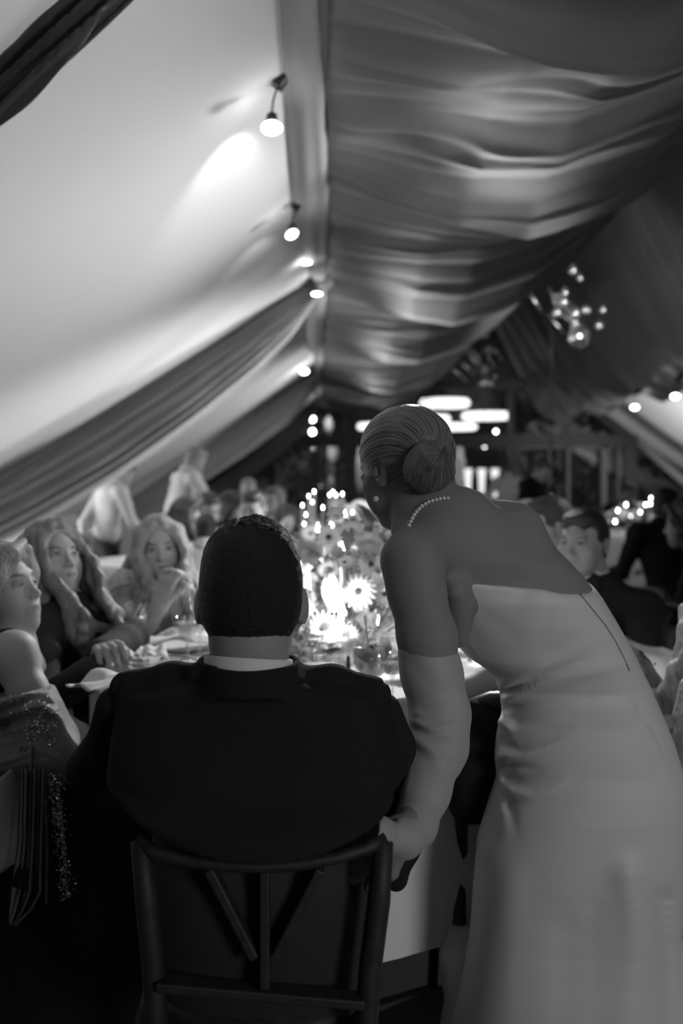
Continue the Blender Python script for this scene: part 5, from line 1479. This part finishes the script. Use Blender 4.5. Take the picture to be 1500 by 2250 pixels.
simple(270, 1040, 8.3, (.75, .5, -.45), 'waiter in white shirt bending under the wide drape, above the woman in the blazer', False, 'short', M_hair_dark, SHT, seated=False, lean=.10, stand_drop=P(232, 1182, 8.45),
       arms=lambda b, f, r: [(b['shL'] - Vector((.14, .1, .26)), P(192, 1190, 8.2), (-.1, 0, -1), (-1, 0, 0)), (b['shR'] - Vector((0, 0, .25)) + f * .1, b['shR'] - Vector((0, 0, .4)) + f * .3, f, (0, 0, 1))])
o = MB().lathe([(.001, 0), (.032, .0), (.034, .12), (.012, .17), (.012, .22), (.001, .22)], c=P(184, 1212, 8.1), n=12).build('bottle', M_rim); tag(o, 'dark bottle held low by the left-hand waiter', 'bottle')
simple(430, 1012, 8.9, (.8, .45, -.4), 'grey-haired waiter in a white shirt leaning forward beside the drape', False, 'short', M_hair_grey, SHT, seated=False, lean=.12, stand_drop=P(372, 1178, 9.1), arms='forward')
simple(408, 1140, 5.7, (.8, -.5, -.25), 'woman with long dark hair in profile behind the blonde woman', True, 'long', M_hair_brown, [('top', 'top', M_pale)], skin=M_skin_l)
simple(458, 1118, 7.2, (.5, -.8, -.35), 'man with dark hair looking down, left of the crowd at the back table', False, 'short', M_hair_dark, JK(M_navy))
simple(452, 1166, 5.0, (-.1, 1, -.1), 'child with a small dark hair bun and a white top, seen from behind', True, 'bun', M_hair_dark, [('shirt', 'shirt', M_shirt)], size=.72)
simple(510, 1116, 7.4, (.85, -.4, -.2), 'woman with dark hair turned to the right at the back table', True, 'bob', M_hair_dark, [('top', 'top', M_black)])
simple(557, 1118, 6.3, (-.35, -.92, -.2), 'dark-haired man facing us just above the groom\'s head', False, 'short', M_hair_dark, JK(M_navy), skin=M_skin_l)
simple(604, 1100, 8.2, (-.7, -.6, 0), 'pale face at the back, right of the man facing us', True, 'short', M_hair_brown, [('top', 'top', M_black)])
simple(545, 1078, 9.8, (.3, -.9, 0), 'dimly lit man standing at the back against the gable', False, 'short', M_hair_grey, JK(M_navy), arms='table')
simple(632, 1160, 5.6, (.1, 1, 0), 'woman with brown hair seen from behind, right of the groom\'s head', True, 'bob', M_hair_brown, [('dress', 'shirt', M_blazer)], size=1.05)
# right-hand background
simple(1110, 1030, 14.2, (-.4, .9, -.2), 'waiter in a white shirt seen from behind near the glass gable', False, 'short', M_hair_dark, SHT, seated=False, stand_drop=P(1112, 1132, 14.2), arms='forward')
simple(1188, 1034, 10.6, (.75, -.5, -.45), 'man in a dark suit standing with his head bowed near the gable', False, 'short', M_hair_dark, JK(M_black), seated=False, stand_drop=P(1178, 1160, 10.8), arms='down')
simple(1378, 1086, 11.2, (.1, -1, -.1), 'small face behind the candlelit table at the right', False, 'short', M_hair_dark, JK(M_navy), arms='table')
simple(1462, 1112, 6.4, (.6, .5, -.1), 'man in black turned away at the right-hand table', False, 'short', M_hair_dark, JK(M_black), chest=(-.3, 1, 0))
simple(1508, 1150, 4.9, (-.75, .35, -.1), 'woman with dark hair at the right edge, turned to the left', True, 'bob', M_hair_dark, [('top', 'shirt', M_black)])
for x, y, a, l_ in ((1.35, 3.75, .4, 'dark chair back between the suited man and the right edge'), (1.9, 4.6, -.3, 'dark chair behind the suited man'), (-.35, 5.45, 0, 'dark chair backing on to the flowers'), (2.35, 6.2, .2, 'dark chair of the man in black'), (3.0, 5.6, 1.9, 'dark chair in the shade of the right side')):
    chair((x, y, 0), a, l_)
# back tables
def back_table(c, r, label, seed): return round_table(c, r, label, .05, seed)
back_table(Vector((-.85, 6.35, 0)), .62, 'back table at the left, among the seated guests', 5)
back_table(Vector((3.25, 10.2, 0)), .60, 'candlelit table at the far right', 6)
back_table(Vector((.12, 5.15, 0)), .60, 'second round table behind the flowers', 7)
def dots(lst, d, group, lab, s=.9):
    for i, (x, y, l_) in enumerate(lst): 
        q_, z = TX(x, y, d + .05 * (i % 5)); taper(q_, max(.09, z - ZT), lab % l_, group, s=s)
dots([(664, 1114, 'leftmost'), (672, 1135, 'left, below the leftmost'), (686, 1107, 'second from the left'), (709, 1119, 'third from the left'), (690, 1084, 'upper left'), (678, 1094, 'upper far left'), (731, 1085, 'top middle'), (738, 1092, 'just right of the top middle'), (752, 1089, 'top right'), (724, 1091, 'left of the top middle')],
     5.0, 'tapers on the table behind the flowers', 'small lit taper behind the flowers, %s of its cluster', .55)
dots([(774, 1130, 'low and right'), (668, 1155, 'lowest left')], 4.9, 'tapers on the table behind the flowers', 'small lit taper behind the flowers, %s of its cluster', .55)
dots([(1357, 1125, 'leftmost'), (1375, 1112, 'upper left'), (1376, 1128, 'centre'), (1386, 1137, 'lowest'), (1406, 1128, 'right'), (1418, 1112, 'upper right'), (1428, 1110, 'far upper right'), (1430, 1098, 'topmost'), (1351, 1153, 'low left')],
     9.9, 'tapers on the far right table', 'lit taper on the far right table, %s of its cluster', .95)
arrangement(Vector((3.22, 10.0, ZT)), .34, .25, .34, 22, 16, 'flowers on the candlelit table at the far right', 12, big=1.7)
arrangement(Vector((.12, 5.1, ZT)), .42, .26, .42, 34, 28, 'flowers on the second table, seen above the main centrepiece', 13, big=1.6)
lamp('far_table_pin_spot_light', 'SPOT', (3.1, 9.0, 2.4), (3.22, 10.0, .9), 70, .05, angle=34)
lamp('second_table_pin_spot_light', 'SPOT', (.2, 4.2, 2.4), (.12, 5.1, .9), 60, .05, angle=38)
# ------------------------------------------------------------------ bulbs on the purlin
M_bulb = emitter('lamp_glow', 13)
def hung_bulb(px, py, d, s, tilt, label, power=6, aim=None):
    c = P(px, py, d); t = empty('hanging_lamp', c, label, 'lamp', 'spot lamps clipped along the purlins')
    MB().sphere((0, 0, 0), .036 * s, 16, 10, (1.0, 1.0, .62), Matrix.Rotation(tilt, 3, 'Y')).build('bulb', M_bulb, t)
    MB().lathe([(.012, .018), (.020, .026), (.018, .045), (.006, .055)], n=12).build('socket', M_metal, t)
    MB().tube([(0, 0, .05 * s), (.004, 0, .09 * s), (.012, 0, .12 * s), (.03, 0, .15 * s)], .004, 6).build('flex', M_metal, t)
    bevel(MB().box((.035 * s, 0, .175 * s), (.022 * s, .03 * s, .040 * s), Matrix.Rotation(.6, 3, 'Y')).build('clamp', M_metal, t, smooth=False), .003)
    if px > 1300: MB().tube([(.035 * s, 0, .18 * s), (.04, 0, .95)], .004, 5).build('cord', M_metal, t)
    if aim is not None: lamp('lamp_light', 'SPOT', c + Vector((-.03, .02, -.04)), aim, power * 5, .02, angle=48, blend=.9)
    else: lamp('lamp_light', 'POINT', c + Vector((-.02, -.0, -.06)), (0, 0, 0), power * .4, .04)
    return t
hung_bulb(597, 281, 3.4, 1.0, 0, 'brightest hanging lamp, high on the left of the purlin', 5, P(470, 450, 4.3))
hung_bulb(641, 515, 4.9, .85, -.5, 'second hanging lamp, tilted, beside the purlin sleeve', 2, P(540, 640, 5.9))
hung_bulb(668, 816, 11.0, 1.25, 0, 'small hanging lamp above the second rafter drape', 1.5)
hung_bulb(1483, 871, 11.5, 1.2, 0, 'hanging lamp under the right slope, nearest the edge', 5)
hung_bulb(1394, 895, 12.8, 1.2, 0, 'hanging lamp under the right slope, nearer the gable', 5)
hung_bulb(570, -190, 2.1, 1.0, 0, 'hanging lamp just above the picture', .25)
for px, py, d, l_ in ((672, 577, 6.4, 'small glowing lamp half tucked in the end of the first sleeve'), (696, 646, 6.9, 'small flat lamp at the bright knot')):
    t = empty('hanging_lamp', P(px, py, d - .25), l_, 'lamp', 'spot lamps clipped along the purlins')
    MB().sphere((0, 0, 0), .028, 14, 8, (1.2, 1, .35)).build('bulb', M_bulb, t); MB().tube([(0, 0, .008), (.01, 0, .10), (.03, .02, .42)], .004, 5).build('flex', M_metal, t)
    lamp('lamp_light', 'POINT', P(px, py + 12, d - .35), (0, 0, 0), .35, .02)
o = bevel(MB().box(P(717, 627, 6.85), (.062, .06, .026), Matrix.Rotation(-.62, 3, 'Y')).build('joint_plate', mat('pale_plate', .6, .5), smooth=False), .02, 3)
tag(o, 'pale box clamp at the knot where the drapes meet', 'clamp')
# ------------------------------------------------------------------ glass chandeliers
lamp('added_chandelier_fill_light', 'SPOT', (2.2, 7.2, 2.3), (2.5, 10.2, 2.9), 160, .1, angle=60)  # unseen spot added so the glass globes show
M_globe = glassy('chandelier_glass', .95, .25, .35, .8)
def globe_chandelier(c, seed, label, s=1.0):
    t = empty('glass_chandelier', c, label, 'chandelier', 'clusters of glass bubbles and rods hung from the ridge'); rr = random.Random(seed)
    MB().tube([(0, 0, .0), (0, 0, .9)], .008, 6).build('hanging_rod', M_metal, t)
    for i in range(16):
        q_ = Vector((rr.gauss(0, .13), rr.gauss(0, .10), -.02 - rr.random() * .75)) * s; r_ = rr.uniform(.035, .06) * s
        if i == 0: q_ = Vector((.02, -.05, -.80)) * s; r_ = .125 * s
        MB().lathe([(.001, -r_), (r_ * .6, -r_ * .8), (r_, -.1 * r_), (r_ * .95, .4 * r_), (r_ * .5, .9 * r_), (r_ * .45, 1.25 * r_)], c=q_, n=18).build('glass_globe', M_globe, t)
    for i in range(8):
        q_ = Vector((rr.gauss(-.05, .12), rr.gauss(0, .1), -.25 - rr.random() * .4)) * s; d_ = Vector((rr.uniform(.3, .9), rr.uniform(-.4, .4), -rr.uniform(.5, .8))).normalized() * (-1 if i % 2 else 1) * .16 * s
        MB().tube([q_ - d_, q_ + d_], .014 * s, 8).build('glass_rod', M_globe, t)
globe_chandelier(P(1265, 590, 9.0), 3, 'nearer glass bubble chandelier under the ridge', .78)
globe_chandelier(P(1062, 735, 13.0), 5, 'further glass bubble chandelier, with rods beside it', .80)
t = empty('glass_rod_fitting', P(1010, 800, 12.6), 'row of slanted glass rods left of the further chandelier', 'chandelier')
for i in range(4):
    a = P(985 + 18 * i, 800 - 14 * i, 12.6) - P(1010, 800, 12.6)
    if i < 3: MB().tube([a, a + Vector((.22, 0, -.22))], .016, 8).build('glass_rod', M_globe, t)
for i in range(3):
    pass
MB().tube([(0, 0, 0), (0, 0, 1.3)], .006, 6).build('hanging_rod', M_metal, t)
# ------------------------------------------------------------------ beyond the gable
M_ring = emitter('crystal_glow', 2.6)
def ring(px, py, wpx, hpx, d, label):
    c = P(px, py, d); t = empty('ring_chandelier', c, label, 'chandelier', 'glowing ring chandeliers beyond the glass'); R_ = wpx / 2 * d / F * .93; hh = hpx / 2 * d / F * .42
    m = MB(); n = 30
    for k in range(n):
        a = 2 * PI * k / n; m.tube([(R_ * .95 * math.cos(a), R_ * .95 * math.sin(a), -hh), (R_ * math.cos(a), R_ * math.sin(a), 0), (R_ * .95 * math.cos(a), R_ * .95 * math.sin(a), hh)], [.05, .075, .05], 6)
    m.build('crystals', M_ring, t)
    MB().lathe([(R_ * .9, hh), (R_ * .98, hh), (R_ * .98, hh + .04), (R_ * .9, hh + .04)], n=40).build('ring_frame', M_metal, t)
    MB().tube([(0, 0, hh), (0, 0, 5.31 - c.z)], .012, 5).build('hanging_rod', M_metal, t)
    for k in range(3):
        a = 2 * PI * k / 3; MB().tube([(0, 0, hh + .5), (R_ * .95 * math.cos(a), R_ * .95 * math.sin(a), hh + .03)], .008, 4).build('hanging_wire', M_metal, t)
ring(977, 886, 104, 34, 24.0, 'highest glowing ring chandelier, right of the bride\'s head'); ring(850, 907, 88, 32, 24.5, 'glowing ring chandelier above the left of the bride\'s head')
ring(940, 921, 92, 30, 23.0, 'glowing ring chandelier just behind the bride\'s crown'); ring(1068, 914, 102, 28, 23.5, 'rightmost glowing ring chandelier'); ring(1000, 938, 90, 24, 25.5, 'lowest glowing ring chandelier right of the head'); ring(830, 937, 86, 26, 27.0, 'lowest glowing ring chandelier left of the head')
M_spark = emitter('small_light', 22)
def spark(px, py, d, r_, label):
    t = empty('string_bulb', P(px, py, d), label, 'light bulb', 'small bulbs beyond the glass')
    MB().sphere((0, 0, 0), r_, 10, 8).build('bulb', M_spark, t); MB().tube([(0, 0, r_ * .8), (0, 0, r_ + .09)], .018, 6).build('cap', M_metal, t); MB().tube([(0, 0, r_ + .09), (0, 0, (5.31 if d > 18 else 3.9) - (CH - (py - CY) * d / F))], .005, 4).build('cord', M_metal, t)
for x, y, l_ in ((788, 900, 'bulb left of the ring chandeliers'), (686, 921, 'upper of the two bulbs by the left rake'), (686, 949, 'lower of the two bulbs by the left rake'), (1064, 978, 'bulb under the cross beam, right of the bun'), (1089, 948, 'tiny bulb above the cross beam')):
    spark(x, y, 19.6, .05 if x != 1089 else .03, l_)
spark(1211, 1096, 8.9, .028, 'tiny bulb above the cropped-haired man')
# pampas plumes
M_pamp = mat('pampas_plume', .75, .9)
def pampas(px, py0, py1, wpx, d, label, seed):
    c = P(px, py1, d); t = empty('pampas_plume', c, label, 'plant', 'tall pale plumes behind the glass'); rr = random.Random(seed); h_ = (py1 - py0) * d / F; w_ = wpx * d / F
    MB().tube([(0, 0, -c.z), (0, 0, h_)], .02, 6).build('stem', M_leaf[1], t)
    m = MB()
    for i in range(260):
        z = h_ * rr.random(); a = rr.random() * 2 * PI; wd = w_ * .5 * math.sin(PI * min(1, z / h_ * .9 + .08)) ** .6
        m.tube([(0, 0, z), (wd * .6 * math.cos(a), wd * .6 * math.sin(a), z + .10), (wd * math.cos(a), wd * math.sin(a), z + .06 - .05 * rr.random())], [.012, .02, .004], 4)
    m.build('plume', M_pamp, t)
pampas(1004, 972, 1088, 38, 20.5, 'tall pale plume right of the bun', 1); pampas(792, 985, 1085, 26, 20.0, 'tall pale plume beside the bride\'s forehead', 2); pampas(731, 968, 1020, 26, 20.2, 'pale plume left of the gable post', 3); pampas(722, 925, 950, 20, 20.4, 'pale tuft above the cross beam at the left', 4); pampas(727, 1058, 1082, 14, 19.5, 'small pale tuft above the candle flames', 5)
# lit posts of the bar
M_torch = emitter('uplit_column', 1.5)
for x, l_ in ((1028, 'leftmost'), (1058, 'middle'), (1087, 'rightmost')):
    t = empty('lit_column', P(x, 1092, 19.75), '%s of the three lit columns behind the bar' % l_, 'lamp', 'lit columns behind the bar')
    MB().lathe([(.001, 0), (.04, .0), (.06, .35), (.085, .56), (.001, .56)], n=14).build('shade', M_torch, t); MB().lathe([(.05, -.98), (.05, 0)], n=10).build('pole', M_metal, t)
lamp('bar_light', 'POINT', P(1150, 870, 20.6), (0, 0, 0), 30, .01)
t = empty('bar_counter', (gx(1060), 20.3, 0), 'dark bar counter behind the glass', 'bar'); bevel(MB().box((0, 0, .5), (1.4, .3, .5)).build('counter_body', M_beam, t, smooth=False), .01); MB().box((0, 0, 1.02), (1.5, .38, .03)).build('counter_top', M_wood, t, smooth=False)
# shrubs outside, lightly lit
M_bush = [mat('bush_leaf', .06, .6), mat('bush_leaf_pale', .14, .6)]
def bush(x, y, rx, h_, seed, label, n=260):
    t = empty('shrub', (x, y, 0), label, 'shrub', 'shrubs in the garden beyond the glass'); rr = random.Random(seed); m = MB()
    lv, fc = LM[0].vertices, LM[0].polygons; V_ = [v.co.copy() for v in lv]; Fc = [tuple(p.vertices) for p in fc]
    for i in range(n):
        a = rr.random() * 2 * PI; q_ = rr.random() ** .5; z = h_ * rr.random(); c = Vector((rx * q_ * math.cos(a) * (1 - .4 * z / h_), rx * q_ * math.sin(a) * .6, z + .05)); d_ = Vector((math.cos(a), math.sin(a), rr.uniform(-.2, .9)))
        M_ = d_.to_track_quat('Y', 'Z').to_matrix() * rr.uniform(.12, .26); m.add([c + M_ @ v for v in V_], Fc)
    m.build('foliage', M_bush[seed % 2], t); MB().tube([(0, 0, 0), (.02, 0, h_ * .6)], .03, 6).build('stem', M_wood, t)
for i, (px, d, rx, h_, l_) in enumerate(((625, 21, 1.0, 2.2, 'shrub at the far left behind the gable'), (680, 22, .9, 2.6, 'tall shrub left of the gable post'), (735, 21.5, .8, 1.9, 'low shrub by the pale plumes'), (1160, 22, 1.0, 2.3, 'shrub behind the bowed man'), (1225, 21, .9, 2.0, 'shrub between the two thin door posts'), (1290, 21.5, 1.1, 2.4, 'shrub seen through the right-hand door'), (1350, 20.8, .8, 2.2, 'shrub left of the thick right post'), (1430, 20.5, 1.0, 2.0, 'shrub to the right of the thick post'), (1490, 21, 1.0, 2.2, 'shrub at the right edge under the rake'))):
    bush((px - CX) * d / F, d, rx, h_, i, l_)
lamp('added_garden_fill_light', 'AREA', (4.5, 19.2, 3.2), (5.2, 22, .8), 60, 3, .5)  # unseen area lamps, here and at the left, added to brighten the shrubs
lamp('added_garden_fill_light_left', 'AREA', (-.5, 19.2, 3.0), (-.6, 22, .8), 60, 2, .5)
# train of the gown on the floor and a crumpled cloth by it

S = SDF(); S.loft([(2030, 985, 1075, 2.10, .02), (2100, 962, 1080, 2.08, .05), (2200, 975, 1090, 2.06, .07), (2300, 960, 1100, 2.04, .09), (2400, 940, 1120, 2.02, .11)], 2.0, .02)
S.fn(lambda p: (.004 * ns(p * .5)).astype(np.float32), op='d')
child_world(link('train', S.mesh('train', .006), M_gown), bride)
def crump(u, v):
    a = u * 2 * PI; r_ = .12 * v; return (r_ * math.cos(a) * (1 + .2 * math.sin(3 * a)), r_ * math.sin(a), .01 + .10 * (1 - v) * (.6 + .4 * math.sin(5 * a + 6 * v)) + .012 * math.sin(9 * a))
for x_, y_, r_, l_ in ((.27, 2.02, 1.0, 'crumpled linen napkin dropped on the floor at the left of the gown'), (.40, 2.45, .7, 'second crumpled cloth on the floor, further under the table')):
    o = MB().grid(crump, 48, 14).build('napkin', M_napkin); o.location = (x_, y_, 0); o.scale = (r_,) * 3; solid(o, .003); tag(o, l_, 'napkin')

# the bride's empty chair with a dark jacket laid on it
chair((.47, 2.30, 0), 0, 'dark chair between the groom and the gown, a dark jacket hung over its back')
S = SDF(); S.box((.475, 2.045, .685), (.205, .045, .115), None, .035, .02); S.ell((.31, 2.02, .70), (.055, .05, .12), None, .04); S.ell((.47, 2.01, .66), (.12, .05, .12), None, .05)
S.fn(lambda p: (.008 * ns(p * .4)).astype(np.float32), op='d')
tag(link('hung_jacket', S.mesh('hung_jacket', .006), M_navy), 'dark jacket hung over the chair back between groom and gown', 'jacket')
